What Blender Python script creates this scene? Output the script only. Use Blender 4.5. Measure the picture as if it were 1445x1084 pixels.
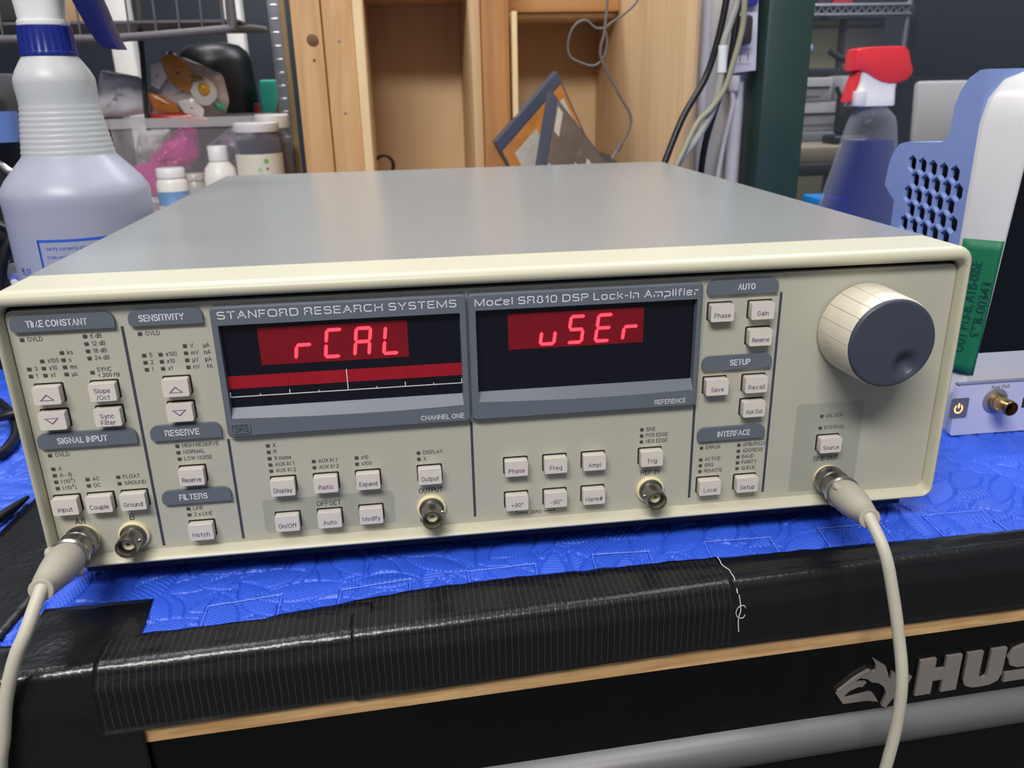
import bpy, bmesh, math, random
import numpy as np
from mathutils import Vector, Matrix, noise
random.seed(7)
M = 0.001                                   # all coordinates below are millimetres
SC = bpy.context.scene
COL = SC.collection
for o in list(bpy.data.objects):
    bpy.data.objects.remove(o)

# ------------------------------------------------------------------ camera, world, lights, exposure
cam_d = bpy.data.cameras.new('camera')
cam = bpy.data.objects.new('camera', cam_d)
COL.objects.link(cam)
cam_d.sensor_fit = 'HORIZONTAL'
cam_d.sensor_width = 36.0
cam_d.lens = 28.63
cam_d.clip_start = 0.01
cam_d.clip_end = 50
cam_d.dof.use_dof = True
cam_d.dof.focus_distance = 0.385
cam_d.dof.aperture_fstop = 18
_a = Vector((0.349, -0.043, 0.123))
_R = Matrix.Rotation(_a.length, 3, _a.normalized())          # rotation of the viewing frame
_right = _R.transposed() @ Vector((1, 0, 0))
_fwd = _R.transposed() @ Vector((0, 1, 0))
_up = _R.transposed() @ Vector((0, 0, 1))
cam.matrix_world = Matrix(((_right.x, _up.x, -_fwd.x, -0.043158), (_right.y, _up.y, -_fwd.y, -0.34809),
                           (_right.z, _up.z, -_fwd.z, 0.19821), (0, 0, 0, 1)))
SC.camera = cam

world = bpy.data.worlds.new('room light')
SC.world = world
world.use_nodes = True
_bg = world.node_tree.nodes['Background']
_bg.inputs[0].default_value = (0.80, 0.88, 1.0, 1)
_bg.inputs[1].default_value = 0.20


def area(name, loc, target, sx, sy, power, color):
    d = bpy.data.lights.new(name, 'AREA')
    d.shape = 'RECTANGLE'
    d.size, d.size_y = sx, sy
    d.energy = power
    d.color = color
    o = bpy.data.objects.new(name, d)
    COL.objects.link(o)
    o.location = loc
    o.rotation_euler = (Vector(target) - Vector(loc)).to_track_quat('-Z', 'Y').to_euler()
    return o


area('ceiling_and_fill_light', (-0.50, -1.35, 1.75), (0.0, 0.0, 0.05), 1.2, 0.35, 52, (1.0, 0.97, 0.92))
area('ceiling_and_fill_light', (-0.55, 0.35, 1.75), (-0.3, 0.4, 0.0), 1.2, 0.35, 10, (0.95, 0.97, 1.0))
area('ceiling_and_fill_light', (0.75, 0.15, 1.75), (0.35, 0.3, 0.0), 1.2, 0.35, 8, (0.95, 0.97, 1.0))
area('ceiling_and_fill_light', (-0.55, 1.25, 1.5), (-0.45, 1.0, 0.1), 0.8, 0.3, 10, (0.95, 0.97, 1.0))
area('ceiling_and_fill_light', (1.15, 1.25, 1.5), (1.1, 1.6, 0.1), 1.2, 0.3, 26, (0.93, 0.96, 1.0))  # fill lamp added to brighten the lab beyond the window
area('ceiling_and_fill_light', (0.1, 1.25, 1.55), (0.0, 0.0, 0.0), 1.4, 0.35, 10, (0.97, 0.98, 1.0))
SC.view_settings.view_transform = 'Standard'
SC.view_settings.look = 'None'
SC.view_settings.gamma = 1
SC.view_settings.use_curve_mapping = False
SC.view_settings.exposure = 0.0

# ------------------------------------------------------------------ materials


def lin(c):
    c = c / 255.0
    return c / 12.92 if c <= 0.04045 else ((c + 0.055) / 1.055) ** 2.4


_mats = {}


def mat(name, rgb, rough=0.5, metal=0.0, var=0.06, scale=40.0, bump=0.0, bscale=400.0, spec=0.5, coat=0.0,
        emit=None, es=0.0, stretch=None, alpha=None, trans=0.0, ior=1.45):
    """rgb is sRGB 0-255; a noise varies the colour, another can give fine relief"""
    if name in _mats:
        return _mats[name]
    m = bpy.data.materials.new(name)
    m.use_nodes = True
    nt = m.node_tree
    b = nt.nodes['Principled BSDF']
    c = [lin(v) for v in rgb]
    tc = nt.nodes.new('ShaderNodeTexCoord')
    mp = nt.nodes.new('ShaderNodeMapping')
    if stretch:
        mp.inputs['Scale'].default_value = stretch
    nt.links.new(tc.outputs['Object'], mp.inputs[0])
    nz = nt.nodes.new('ShaderNodeTexNoise')
    nz.inputs['Scale'].default_value = scale
    nz.inputs['Detail'].default_value = 4
    nt.links.new(mp.outputs[0], nz.inputs['Vector'])
    mix = nt.nodes.new('ShaderNodeMix')
    mix.data_type = 'RGBA'
    mix.inputs[6].default_value = [max(0, v * (1 - var * 1.6)) for v in c] + [1]
    mix.inputs[7].default_value = [min(1, v * (1 + var * 1.6)) for v in c] + [1]
    nt.links.new(nz.outputs['Fac'], mix.inputs[0])
    nt.links.new(mix.outputs[2], b.inputs['Base Color'])
    b.inputs['Roughness'].default_value = rough
    b.inputs['Metallic'].default_value = metal
    b.inputs['Specular IOR Level'].default_value = spec
    b.inputs['Coat Weight'].default_value = coat
    b.inputs['Coat Roughness'].default_value = 0.15
    b.inputs['IOR'].default_value = ior
    b.inputs['Transmission Weight'].default_value = trans
    if alpha is not None:
        b.inputs['Alpha'].default_value = alpha
    if emit:
        b.inputs['Emission Color'].default_value = [lin(v) for v in emit] + [1]
        b.inputs['Emission Strength'].default_value = es
    if bump:
        n2 = nt.nodes.new('ShaderNodeTexNoise')
        n2.inputs['Scale'].default_value = bscale
        n2.inputs['Detail'].default_value = 3
        nt.links.new(mp.outputs[0], n2.inputs['Vector'])
        bp = nt.nodes.new('ShaderNodeBump')
        bp.inputs['Strength'].default_value = bump
        bp.inputs['Distance'].default_value = 0.001
        nt.links.new(n2.outputs['Fac'], bp.inputs['Height'])
        nt.links.new(bp.outputs[0], b.inputs['Normal'])
    _mats[name] = m
    return m


def wood(name, dark, light, axis, scale, rough=0.6, distort=3.0):
    """streaked timber; axis = grain direction index"""
    if name in _mats:
        return _mats[name]
    m = mat(name, light, rough=rough)
    nt = m.node_tree
    b = nt.nodes['Principled BSDF']
    mp = next(n for n in nt.nodes if n.type == 'MAPPING')
    s = [1.0, 1.0, 1.0]
    s[axis] = 0.07
    mp.inputs['Scale'].default_value = s
    nz = next(n for n in nt.nodes if n.type == 'TEX_NOISE')
    nz.inputs['Scale'].default_value = scale
    nz.inputs['Detail'].default_value = 8
    nz.inputs['Distortion'].default_value = distort
    mix = next(n for n in nt.nodes if n.type == 'MIX')
    cr = nt.nodes.new('ShaderNodeValToRGB')
    cr.color_ramp.elements[0].position = 0.3
    cr.color_ramp.elements[1].position = 0.7
    cr.color_ramp.elements[0].color = [lin(v) for v in dark] + [1]
    cr.color_ramp.elements[1].color = [lin(v) for v in light] + [1]
    nt.links.new(nz.outputs['Fac'], cr.inputs[0])
    nt.links.new(cr.outputs[0], b.inputs['Base Color'])
    return m


def clear(name, rgb, alpha, rough=0.08):
    """thin clear plastic or glass: mostly transparent, with a glossy sheen"""
    if name in _mats:
        return _mats[name]
    m = bpy.data.materials.new(name)
    m.use_nodes = True
    nt = m.node_tree
    b = nt.nodes['Principled BSDF']
    b.inputs['Base Color'].default_value = [lin(v) for v in rgb] + [1]
    b.inputs['Roughness'].default_value = rough
    tr = nt.nodes.new('ShaderNodeBsdfTransparent')
    lw = nt.nodes.new('ShaderNodeLayerWeight')
    lw.inputs[0].default_value = 0.35
    mr = nt.nodes.new('ShaderNodeMapRange')
    mr.inputs['To Min'].default_value = alpha
    mr.inputs['To Max'].default_value = min(1, alpha + 0.5)
    nt.links.new(lw.outputs['Facing'], mr.inputs[0])
    ms = nt.nodes.new('ShaderNodeMixShader')
    nt.links.new(mr.outputs[0], ms.inputs[0])
    nt.links.new(tr.outputs[0], ms.inputs[1])
    nt.links.new(b.outputs[0], ms.inputs[2])
    nt.links.new(ms.outputs[0], nt.nodes['Material Output'].inputs[0])
    _mats[name] = m
    return m


PANEL = mat('panel paint', (180, 178, 165), 0.55, var=0.015, bump=0.03, bscale=1500)
BEZEL = mat('aged cream plastic', (194, 190, 168), 0.38, var=0.03, scale=25)
LID = mat('grey enamel sheet', (139, 141, 140), 0.27, var=0.03, scale=12, bump=0.015, bscale=900, spec=0.7)
SLATE = mat('slate plastic', (98, 105, 116), 0.45, var=0.02, bump=0.04, bscale=1800)
SLATE_D = mat('dark slate plastic', (64, 68, 82), 0.42, var=0.03)
CAPM = mat('button plastic', (214, 206, 198), 0.42, var=0.02)
GAP = mat('dark gap', (34, 32, 32), 0.8)
INK = mat('dark printed ink', (66, 66, 78), 0.6)
INK2 = mat('blue grey printed ink', (78, 78, 112), 0.6)
INKW = mat('white printed ink', (226, 228, 232), 0.5)
LED = mat('unlit indicator lens', (74, 72, 70), 0.4)
ZONE = mat('grey printed zone', (160, 161, 150), 0.55, var=0.015)
SCREEN = mat('smoked display filter', (20, 20, 30), 0.16, var=0.1, spec=0.4)
REDW = mat('red display window', (108, 12, 26), 0.35, var=0.12, scale=60, emit=(170, 10, 30), es=0.10)  # faint emission stands in for light scattered from the lit digits
REDB = mat('red bar graph lens', (142, 18, 34), 0.4, var=0.14, scale=200, stretch=(1, 1, 0.05), emit=(170, 10, 30), es=0.10)  # weak emission added, so the unlit lens glows too
SEG = mat('lit red segment', (255, 40, 40), 0.5, emit=(255, 52, 70), es=2.6)
CREAM = mat('yellowed insulator', (232, 218, 172), 0.5)
NICKEL = mat('worn nickel', (150, 146, 140), 0.33, metal=1.0, var=0.12, scale=150)
CHROME = mat('bright nickel', (196, 192, 188), 0.2, metal=1.0)
BRASS = mat('brassy gold plating', (190, 160, 108), 0.25, metal=1.0)
IVORY = mat('ivory contact insulator', (230, 222, 200), 0.5)
BOOT = mat('grey rubber boot', (176, 170, 156), 0.5, var=0.05, scale=80, bump=0.08, bscale=500)
CABLE = mat('beige cable jacket', (190, 184, 168), 0.48, var=0.05, scale=60, bump=0.05, bscale=700)
MATB = mat('blue foam', (50, 92, 214), 0.42, var=0.05, scale=30, bump=0.15, bscale=1100, spec=0.6)
BLACK = mat('black plastic', (18, 18, 20), 0.45)
RUBBER = mat('black rubber', (14, 14, 15), 0.6)
WHITE = mat('white plastic', (226, 224, 224), 0.4, var=0.02)
NAVY = mat('navy plastic', (26, 40, 122), 0.35, var=0.08)
STEEL = mat('zinc steel', (150, 154, 160), 0.35, metal=0.8, var=0.08)
GALV = mat('dark grey wire coating', (98, 94, 98), 0.5, var=0.12, scale=120)

# ------------------------------------------------------------------ mesh helpers
WLOC = {}                                   # world location of every parent (mm), parents are never rotated here


class MB:
    def __init__(self):
        self.bm = bmesh.new()

    def face(self, pts):
        try:
            return self.bm.faces.new([self.bm.verts.new(p) for p in pts])
        except ValueError:
            return None

    def box(self, x0, x1, y0, y1, z0, z1, bev=0.0, seg=2, rot=None, piv=None):
        t = bmesh.new()
        bmesh.ops.create_cube(t, size=1.0)
        for v in t.verts:
            v.co = Vector(((x0 + x1) / 2 + v.co.x * (x1 - x0), (y0 + y1) / 2 + v.co.y * (y1 - y0),
                           (z0 + z1) / 2 + v.co.z * (z1 - z0)))
        if bev:
            bmesh.ops.bevel(t, geom=list(t.edges), offset=bev, segments=seg, affect='EDGES', profile=0.5)
        if rot is not None:
            p = Vector(piv) if piv else Vector(((x0 + x1) / 2, (y0 + y1) / 2, (z0 + z1) / 2))
            R = rot if isinstance(rot, Matrix) else Matrix.Rotation(rot, 3, 'Z')
            for v in t.verts:
                v.co = R @ (v.co - p) + p
        self.add(t)
        return self

    def add(self, t, mtx=None):
        mp = {}
        for v in t.verts:
            mp[v] = self.bm.verts.new(mtx @ v.co if mtx else v.co)
        for f in t.faces:
            try:
                self.bm.faces.new([mp[v] for v in f.verts])
            except ValueError:
                pass
        t.free()
        return self

    def prism(self, poly, a, b, axis='y', bev=0.0):
        """polygon (u, v) extruded along an axis from a to b; y: (x, z), x: (y, z), z: (x, y)"""
        t = bmesh.new()

        def P(u, v, w):
            return {'y': (u, w, v), 'x': (w, u, v), 'z': (u, v, w)}[axis]
        A = [t.verts.new(P(u, v, a)) for u, v in poly]
        B = [t.verts.new(P(u, v, b)) for u, v in poly]
        n = len(poly)
        t.faces.new(A)
        t.faces.new(B[::-1])
        for i in range(n):
            t.faces.new((A[i], B[i], B[(i + 1) % n], A[(i + 1) % n]))
        bmesh.ops.recalc_face_normals(t, faces=t.faces)
        if bev:
            ed = [e for e in t.edges if all(v in A for v in e.verts)]
            bmesh.ops.bevel(t, geom=ed, offset=bev, segments=2, affect='EDGES', profile=0.5)
        self.add(t)
        return self

    def lathe(self, prof, org, axis=(0, 0, 1), seg=32, sx=1.0, sy=1.0):
        """profile of (radius, height) turned about an axis through org"""
        ax = Vector(axis).normalized()
        u = ax.orthogonal().normalized()
        if abs(ax.z) > 0.99:
            u = Vector((1, 0, 0))
        w = ax.cross(u)
        org = Vector(org)
        rings = []
        for r, h in prof:
            if r < 1e-6:
                rings.append([self.bm.verts.new(org + ax * h)])
            else:
                rings.append([self.bm.verts.new(org + ax * h + u * (r * sx * math.cos(2 * math.pi * i / seg)) +
                                                w * (r * sy * math.sin(2 * math.pi * i / seg))) for i in range(seg)])
        for a, b in zip(rings, rings[1:]):
            if len(a) == 1 and len(b) == 1:
                continue
            for i in range(seg):
                j = (i + 1) % seg
                if len(a) == 1:
                    f = (a[0], b[j], b[i])
                elif len(b) == 1:
                    f = (a[i], a[j], b[0])
                else:
                    f = (a[i], a[j], b[j], b[i])
                self.bm.faces.new(f)
        return self

    def tube(self, pts, r, seg=12, sub=6, closed_ends=True):
        """smooth tube through points; r is one radius or one per point"""
        P = [Vector(p) for p in pts]
        rr = [r] * len(P) if not isinstance(r, (list, tuple)) else list(r)
        Q, RR = [], []
        if sub > 1 and len(P) > 2:
            for i in range(len(P) - 1):
                p0, p1, p2, p3 = P[max(i - 1, 0)], P[i], P[i + 1], P[min(i + 2, len(P) - 1)]
                for k in range(sub):
                    t = k / sub
                    Q.append(0.5 * ((2 * p1) + (p2 - p0) * t + (2 * p0 - 5 * p1 + 4 * p2 - p3) * t * t +
                                    (3 * p1 - p0 - 3 * p2 + p3) * t ** 3))
                    RR.append(rr[i] * (1 - t) + rr[i + 1] * t)
            Q.append(P[-1])
            RR.append(rr[-1])
        else:
            Q, RR = P, rr
        up = None
        rings = []
        for i, q in enumerate(Q):
            d = (Q[min(i + 1, len(Q) - 1)] - Q[max(i - 1, 0)]).normalized()
            if up is None:
                up = d.orthogonal().normalized()
            up = (up - d * up.dot(d)).normalized()
            s = d.cross(up)
            rings.append([self.bm.verts.new(q + up * (RR[i] * math.cos(2 * math.pi * k / seg)) +
                                            s * (RR[i] * math.sin(2 * math.pi * k / seg))) for k in range(seg)])
        for a, b in zip(rings, rings[1:]):
            for k in range(seg):
                self.bm.faces.new((a[k], a[(k + 1) % seg], b[(k + 1) % seg], b[k]))
        if closed_ends:
            self.bm.faces.new(rings[0][::-1])
            self.bm.faces.new(rings[-1])
        return self

    def grid(self, rows, close_u=False):
        """rows of points joined into a sheet"""
        V = [[self.bm.verts.new(p) for p in r] for r in rows]
        for a, b in zip(V, V[1:]):
            n = len(a)
            for i in range(n if close_u else n - 1):
                j = (i + 1) % n
                self.bm.faces.new((a[i], a[j], b[j], b[i]))
        return self

    def build(self, name, m, parent=None, angle=35, loc=None, solid=0.0, sub=0):
        base = Vector(WLOC.get(parent.name, (0, 0, 0))) if parent else Vector((0, 0, 0))
        org = Vector(loc) if loc is not None else base
        for v in self.bm.verts:
            v.co = (v.co - org) * M
        bmesh.ops.remove_doubles(self.bm, verts=self.bm.verts, dist=1e-7)
        bmesh.ops.recalc_face_normals(self.bm, faces=self.bm.faces)
        me = bpy.data.meshes.new(name)
        self.bm.to_mesh(me)
        self.bm.free()
        for p in me.polygons:
            p.use_smooth = True
        me.set_sharp_from_angle(angle=math.radians(angle))
        me.materials.append(m)
        o = bpy.data.objects.new(name, me)
        COL.objects.link(o)
        o.parent = parent
        o.location = (org - base) * M
        WLOC[o.name] = tuple(org)
        if solid:
            md = o.modifiers.new('thickness', 'SOLIDIFY')
            md.thickness = solid * M
            md.offset = 0
        if sub:
            md = o.modifiers.new('smooth', 'SUBSURF')
            md.levels = md.render_levels = sub
        return o


def empty(name, loc, label=None, cat=None, group=None):
    o = bpy.data.objects.new(name, None)
    COL.objects.link(o)
    o.empty_display_size = 0.02
    o.location = Vector(loc) * M
    WLOC[o.name] = tuple(loc)
    return tag(o, label, cat, group)


def tag(o, label=None, cat=None, group=None, kind=None):
    if label:
        o['label'] = label
    if cat:
        o['category'] = cat
    if group:
        o['group'] = group
    if kind:
        o['kind'] = kind
    return o


def instance(o, name, parent, loc):
    """a copy sharing mesh data, placed at a world position (mm)"""
    c = o.copy()
    c.name = name
    COL.objects.link(c)
    c.parent = parent
    c.location = (Vector(loc) - Vector(WLOC[parent.name])) * M
    WLOC[c.name] = tuple(loc)
    return c


def rrect(x0, x1, z0, z1, r, k=5, m=0):
    """rounded rectangle, counter-clockwise from the bottom left; r = radius or (bl, br, tr, tl); m points on each edge"""
    if not isinstance(r, (tuple, list)):
        r = (r,) * 4
    cs = [(x0 + r[0], z0 + r[0], 180, r[0]), (x1 - r[1], z0 + r[1], 270, r[1]), (x1 - r[2], z1 - r[2], 0, r[2]),
          (x0 + r[3], z1 - r[3], 90, r[3])]
    P = []
    for q, (cx, cz, a0, rad) in enumerate(cs):
        for i in range(k + 1):
            a = math.radians(a0 + 90 * i / k)
            P.append((cx + rad * math.cos(a), cz + rad * math.sin(a)))
        if m:
            nx = cs[(q + 1) % 4]
            a = math.radians(nx[2])
            e = (nx[0] + nx[3] * math.cos(a), nx[1] + nx[3] * math.sin(a))
            s = P[-1]
            for i in range(1, m + 1):
                t = i / (m + 1)
                P.append((s[0] * (1 - t) + e[0] * t, s[1] * (1 - t) + e[1] * t))
    return P


# ---- flat lettering from the built-in vector font
_tc = {}


def glyphs(s, bold=0.0):
    if (s, bold) in _tc:
        return _tc[(s, bold)]
    cu = bpy.data.curves.new('lettering', 'FONT')
    cu.body = s
    cu.resolution_u = 3
    cu.offset = bold
    ob = bpy.data.objects.new('lettering', cu)
    COL.objects.link(ob)
    dg = bpy.context.evaluated_depsgraph_get()
    dg.update()
    me = ob.evaluated_get(dg).to_mesh()
    V = [tuple(v.co[:2]) for v in me.vertices]
    F = [tuple(p.vertices) for p in me.polygons]
    ob.evaluated_get(dg).to_mesh_clear()
    bpy.data.objects.remove(ob)
    bpy.data.curves.remove(cu)
    _tc[(s, bold)] = (V, F)
    return V, F


CAPH = max(v[1] for v in glyphs('H')[0])


def _arc(p, cx, cy, rx, ry, a0, a1):
    n = max(4, int(abs(a1 - a0) / 16))
    q = 2.0 / p
    P = []
    for i in range(n + 1):
        a = math.radians(a0 + (a1 - a0) * i / n)
        c, s_ = math.cos(a), math.sin(a)
        P.append((cx + rx * math.copysign(abs(c) ** q, c), cy + ry * math.copysign(abs(s_) ** q, s_)))
    return P


def glyph_strokes(ch, p):
    """single-line sans serif letters: (width, strokes); p = 2 round bowls, higher = squared bowls"""
    A = lambda *a: _arc(p, *a)
    L = {
        'A': (.72, [[(0, 0), (.36, 1), (.72, 0)], [(.13, .34), (.59, .34)]]),
        'B': (.66, [[(0, 0), (0, 1), (.36, 1)] + A(.36, .76, .24, .24, 90, -90) + [(0, .52)], [(.36, .52)] + A(.38, .26, .28, .26, 90, -90) + [(0, 0)]]),
        'C': (.72, [A(.37, .5, .37, .5, 42, 318)]), 'D': (.7, [[(0, 0), (0, 1), (.3, 1)] + A(.3, .5, .4, .5, 90, -90) + [(0, 0)]]),
        'E': (.58, [[(.57, 1), (0, 1), (0, 0), (.58, 0)], [(0, .52), (.53, .52)]]), 'F': (.54, [[(.54, 1), (0, 1), (0, 0)], [(0, .5), (.48, .5)]]),
        'G': (.75, [A(.37, .5, .37, .5, 42, 352) + [(.74, .46), (.42, .46)]]), 'H': (.68, [[(0, 0), (0, 1)], [(.68, 0), (.68, 1)], [(0, .52), (.68, .52)]]),
        'I': (0, [[(0, 0), (0, 1)]]), 'K': (.66, [[(0, 0), (0, 1)], [(.62, 1), (0, .36)], [(.22, .58), (.66, 0)]]), 'L': (.5, [[(0, 1), (0, 0), (.5, 0)]]),
        'M': (.88, [[(0, 0), (0, 1), (.44, .06), (.88, 1), (.88, 0)]]), 'N': (.66, [[(0, 0), (0, 1), (.66, 0), (.66, 1)]]), 'O': (.78, [A(.39, .5, .39, .5, 0, 360)]),
        'P': (.6, [[(0, 0), (0, 1), (.34, 1)] + A(.34, .74, .26, .26, 90, -90) + [(0, .48)]]), 'Q': (.78, [A(.39, .5, .39, .5, 0, 360), [(.5, .22), (.76, -.02)]]),
        'R': (.66, [[(0, 0), (0, 1), (.36, 1)] + A(.36, .75, .26, .25, 90, -90) + [(0, .5)], [(.36, .5), (.5, .46), (.6, .3), (.64, 0)]]),
        'S': (.62, [A(.31, .76, .29, .24, 25, 270) + A(.31, .26, .31, .26, 90, -155)]), 'T': (.64, [[(0, 1), (.64, 1)], [(.32, 1), (.32, 0)]]),
        'U': (.66, [[(0, 1), (0, .32)] + A(.33, .32, .33, .32, 180, 360) + [(.66, 1)]]), 'V': (.7, [[(0, 1), (.35, 0), (.7, 1)]]), 'X': (.66, [[(0, 0), (.66, 1)], [(0, 1), (.66, 0)]]),
        'W': (1.0, [[(0, 1), (.26, 0), (.5, 1), (.74, 0), (1.0, 1)]]), 'J': (.48, [[(.48, 1), (.48, .26)] + A(.24, .26, .24, .26, 0, -180)]), '7': (.54, [[(0, 1), (.54, 1), (.2, 0)]]),
        'Y': (.68, [[(0, 1), (.34, .44), (.68, 1)], [(.34, .44), (.34, 0)]]), 'Z': (.6, [[(0, 1), (.6, 1), (0, 0), (.62, 0)]]),
        'a': (.5, [A(.25, .5, .22, .22, 155, 0) + [(.47, 0)], [(.47, .42), (.2, .40)] + A(.2, .2, .2, .2, 90, 270) + [(.3, 0), (.47, .14)]]),
        'b': (.54, [[(0, 0), (0, 1)], A(.27, .36, .27, .36, 0, 360)]), 'c': (.5, [A(.27, .36, .27, .36, 42, 318)]), 'd': (.54, [[(.54, 0), (.54, 1)], A(.27, .36, .27, .36, 0, 360)]),
        'e': (.54, [[(0, .38), (.54, .38)] + A(.27, .36, .27, .36, 0, 318)]), 'f': (.3, [[(.1, 0), (.1, .78)] + A(.3, .78, .2, .22, 180, 90), [(0, .7), (.3, .7)]]),
        'g': (.54, [A(.27, .36, .27, .36, 0, 360), [(.54, .72), (.54, -.04)] + A(.27, -.04, .27, .24, 0, -155)]), 'h': (.5, [[(0, 0), (0, 1)], A(.25, .44, .25, .28, 180, 0) + [(.5, 0)]]),
        'i': (0, [[(0, 0), (0, .72)], [(0, .92), (0, 1.02)]]), 'k': (.5, [[(0, 0), (0, 1)], [(.46, .72), (0, .26)], [(.17, .42), (.5, 0)]]), 'l': (0, [[(0, 0), (0, 1)]]),
        'm': (.8, [[(0, 0), (0, .72)], A(.2, .44, .2, .28, 180, 0) + [(.4, 0)], A(.6, .44, .2, .28, 180, 0) + [(.8, 0)]]),
        'n': (.5, [[(0, 0), (0, .72)], A(.25, .44, .25, .28, 180, 0) + [(.5, 0)]]), 'o': (.54, [A(.27, .36, .27, .36, 0, 360)]), 'p': (.54, [[(0, -.28), (0, .72)], A(.27, .36, .27, .36, 0, 360)]),
        'q': (.54, [[(.54, -.28), (.54, .72)], A(.27, .36, .27, .36, 0, 360)]), 'r': (.28, [[(0, 0), (0, .72)], A(.26, .44, .26, .28, 180, 85)]),
        's': (.46, [A(.23, .54, .21, .18, 25, 270) + A(.23, .18, .23, .18, 90, -155)]), 't': (.32, [[(.13, .94), (.13, .2)] + A(.31, .2, .18, .2, 180, 275), [(0, .7), (.32, .7)]]),
        'u': (.5, [[(0, .72), (0, .26)] + A(.25, .27, .25, .27, 180, 360) + [(.5, .72)], [(.5, .3), (.5, 0)]]), 'v': (.5, [[(0, .72), (.25, 0), (.5, .72)]]), 'x': (.48, [[(0, 0), (.48, .72)], [(0, .72), (.48, 0)]]),
        'y': (.5, [[(0, .72), (.25, 0)], [(.5, .72), (.2, -.2), (.04, -.26)]]), 'z': (.46, [[(0, .72), (.45, .72), (0, 0), (.46, 0)]]), 'w': (.76, [[(0, .72), (.2, 0), (.38, .7), (.56, 0), (.76, .72)]]),
        '0': (.56, [A(.28, .5, .28, .5, 0, 360)]), '1': (.24, [[(0, .76), (.22, 1), (.22, 0)]]), '2': (.56, [A(.28, .72, .27, .28, 165, -25) + [(0, 0), (.56, 0)]]),
        '3': (.56, [A(.27, .76, .25, .24, 155, -90) + A(.27, .26, .29, .26, 90, -155)]), '4': (.6, [[(.44, 0), (.44, 1), (0, .3), (.6, .3)]]), '5': (.56, [[(.52, 1), (.09, 1), (.04, .5)] + A(.27, .33, .29, .33, 135, -150)]),
        '6': (.56, [A(.28, .31, .28, .31, 0, 360), A(.36, .5, .36, .5, 65, 190)]), '8': (.56, [_arc(min(p, 2.3), .28, .77, .22, .23, 0, 360), _arc(min(p, 2.3), .28, .27, .28, .27, 0, 360)]), '9': (.56, [A(.28, .69, .28, .31, 0, 360), A(.2, .5, .36, .5, -115, 10)]),
        '/': (.3, [[(0, -.04), (.3, 1.04)]]), '-': (.26, [[(0, .38), (.26, .38)]]), '\u2013': (.44, [[(0, .4), (.44, .4)]]), '+': (.5, [[(0, .42), (.5, .42)], [(.25, .17), (.25, .67)]]),
        '(': (.16, [A(.22, .42, .22, .62, 120, 240)]), ')': (.16, [A(-.06, .42, .22, .62, 60, -60)]), '<': (.46, [[(.46, .78), (0, .44), (.46, .1)]]), '#': (.6, [[(.14, 0), (.24, 1)], [(.38, 0), (.48, 1)], [(0, .34), (.58, .34)], [(.04, .68), (.62, .68)]]),
        '\u00b0': (.24, [A(.12, .86, .12, .13, 0, 360)]), '\u00b5': (.5, [[(0, .72), (0, -.28)], [(0, .26)] + A(.25, .27, .25, .27, 180, 360) + [(.5, .72)], [(.5, .3), (.5, 0)]]),
        '.': (0, [[(0, 0), (0, .08)]]), ',': (0.05, [[(.05, .06), (0, -.14)]]),
    }
    return L.get(ch)


def text(s, x, z, h, parent, m, y, align='l', w=None, wf=0.86, bold=0.0, fn=None, name='lettering', thick=0.0, sq=2.0, t=0.125):
    """word with cap height h, centred vertically on z; align l / c / r; w fits the width; fn maps (x, z) to a point"""
    th = h * (t + bold)
    cur, items = 0.0, []
    for ch in s:
        if ch == ' ':
            cur += 0.36
            continue
        gw, st = glyph_strokes(ch, sq)
        items.append((cur, st))
        cur += gw + 0.29
    nat = cur - 0.29
    kx = (w - th) / nat if w else h * wf
    W = nat * kx + th
    x0 = x - {'l': 0, 'c': W / 2, 'r': W}[align] + th / 2
    kz = h - th
    mb = MB()
    put = (lambda a, b: fn(a, b)) if fn else (lambda a, b: (a, y, b))
    e = th / 2
    for off, st in items:
        for line in st:
            P = [Vector((x0 + (off + a) * kx, z - kz / 2 + b * kz)) for a, b in line]
            P = [p for i, p in enumerate(P) if i == 0 or (p - P[i - 1]).length > 1e-5]
            n = len(P)
            if n < 2:
                continue
            loop = (P[0] - P[-1]).length < 1e-4
            La, Lb = [], []
            for i, p in enumerate(P):
                d0 = (p - P[i - 1]).normalized() if i else ((P[0] - P[-2]).normalized() if loop else None)
                d1 = (P[i + 1] - p).normalized() if i < n - 1 else ((P[1] - P[0]).normalized() if loop else None)
                d0 = d0 or d1
                d1 = d1 or d0
                n0, n1 = Vector((-d0.y, d0.x)), Vector((-d1.y, d1.x))
                mt = n0 + n1
                if mt.length < 0.5:
                    mt = n0
                    q = e
                else:
                    mt.normalize()
                    q = e / max(0.45, mt.dot(n1))
                ex = Vector((0, 0))
                if not loop and i in (0, n - 1):
                    ex = -d1 * e if i == 0 else d0 * e
                    ex *= 0.9
                La.append(put(*(p + mt * q + ex)))
                Lb.append(put(*(p - mt * q + ex)))
            mb.grid([La, Lb])
    if thick:
        r = bmesh.ops.extrude_face_region(mb.bm, geom=list(mb.bm.faces))
        for v in [g for g in r['geom'] if isinstance(g, bmesh.types.BMVert)]:
            v.co.y += thick
    return mb.build(name, m, parent)


def slab(p0, p1, p2, p3, t):
    """thin board with the four given front corners, thickness t behind them"""
    mb = MB()
    P = [Vector(p) for p in (p0, p1, p2, p3)]
    n = (P[1] - P[0]).cross(P[3] - P[0]).normalized()
    if n.y < 0:
        n = -n
    Q = [p + n * t for p in P]
    mb.face(P)
    mb.face(Q[::-1])
    for i in range(4):
        j = (i + 1) % 4
        mb.face((P[i], P[j], Q[j], Q[i]))
    return mb


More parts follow.
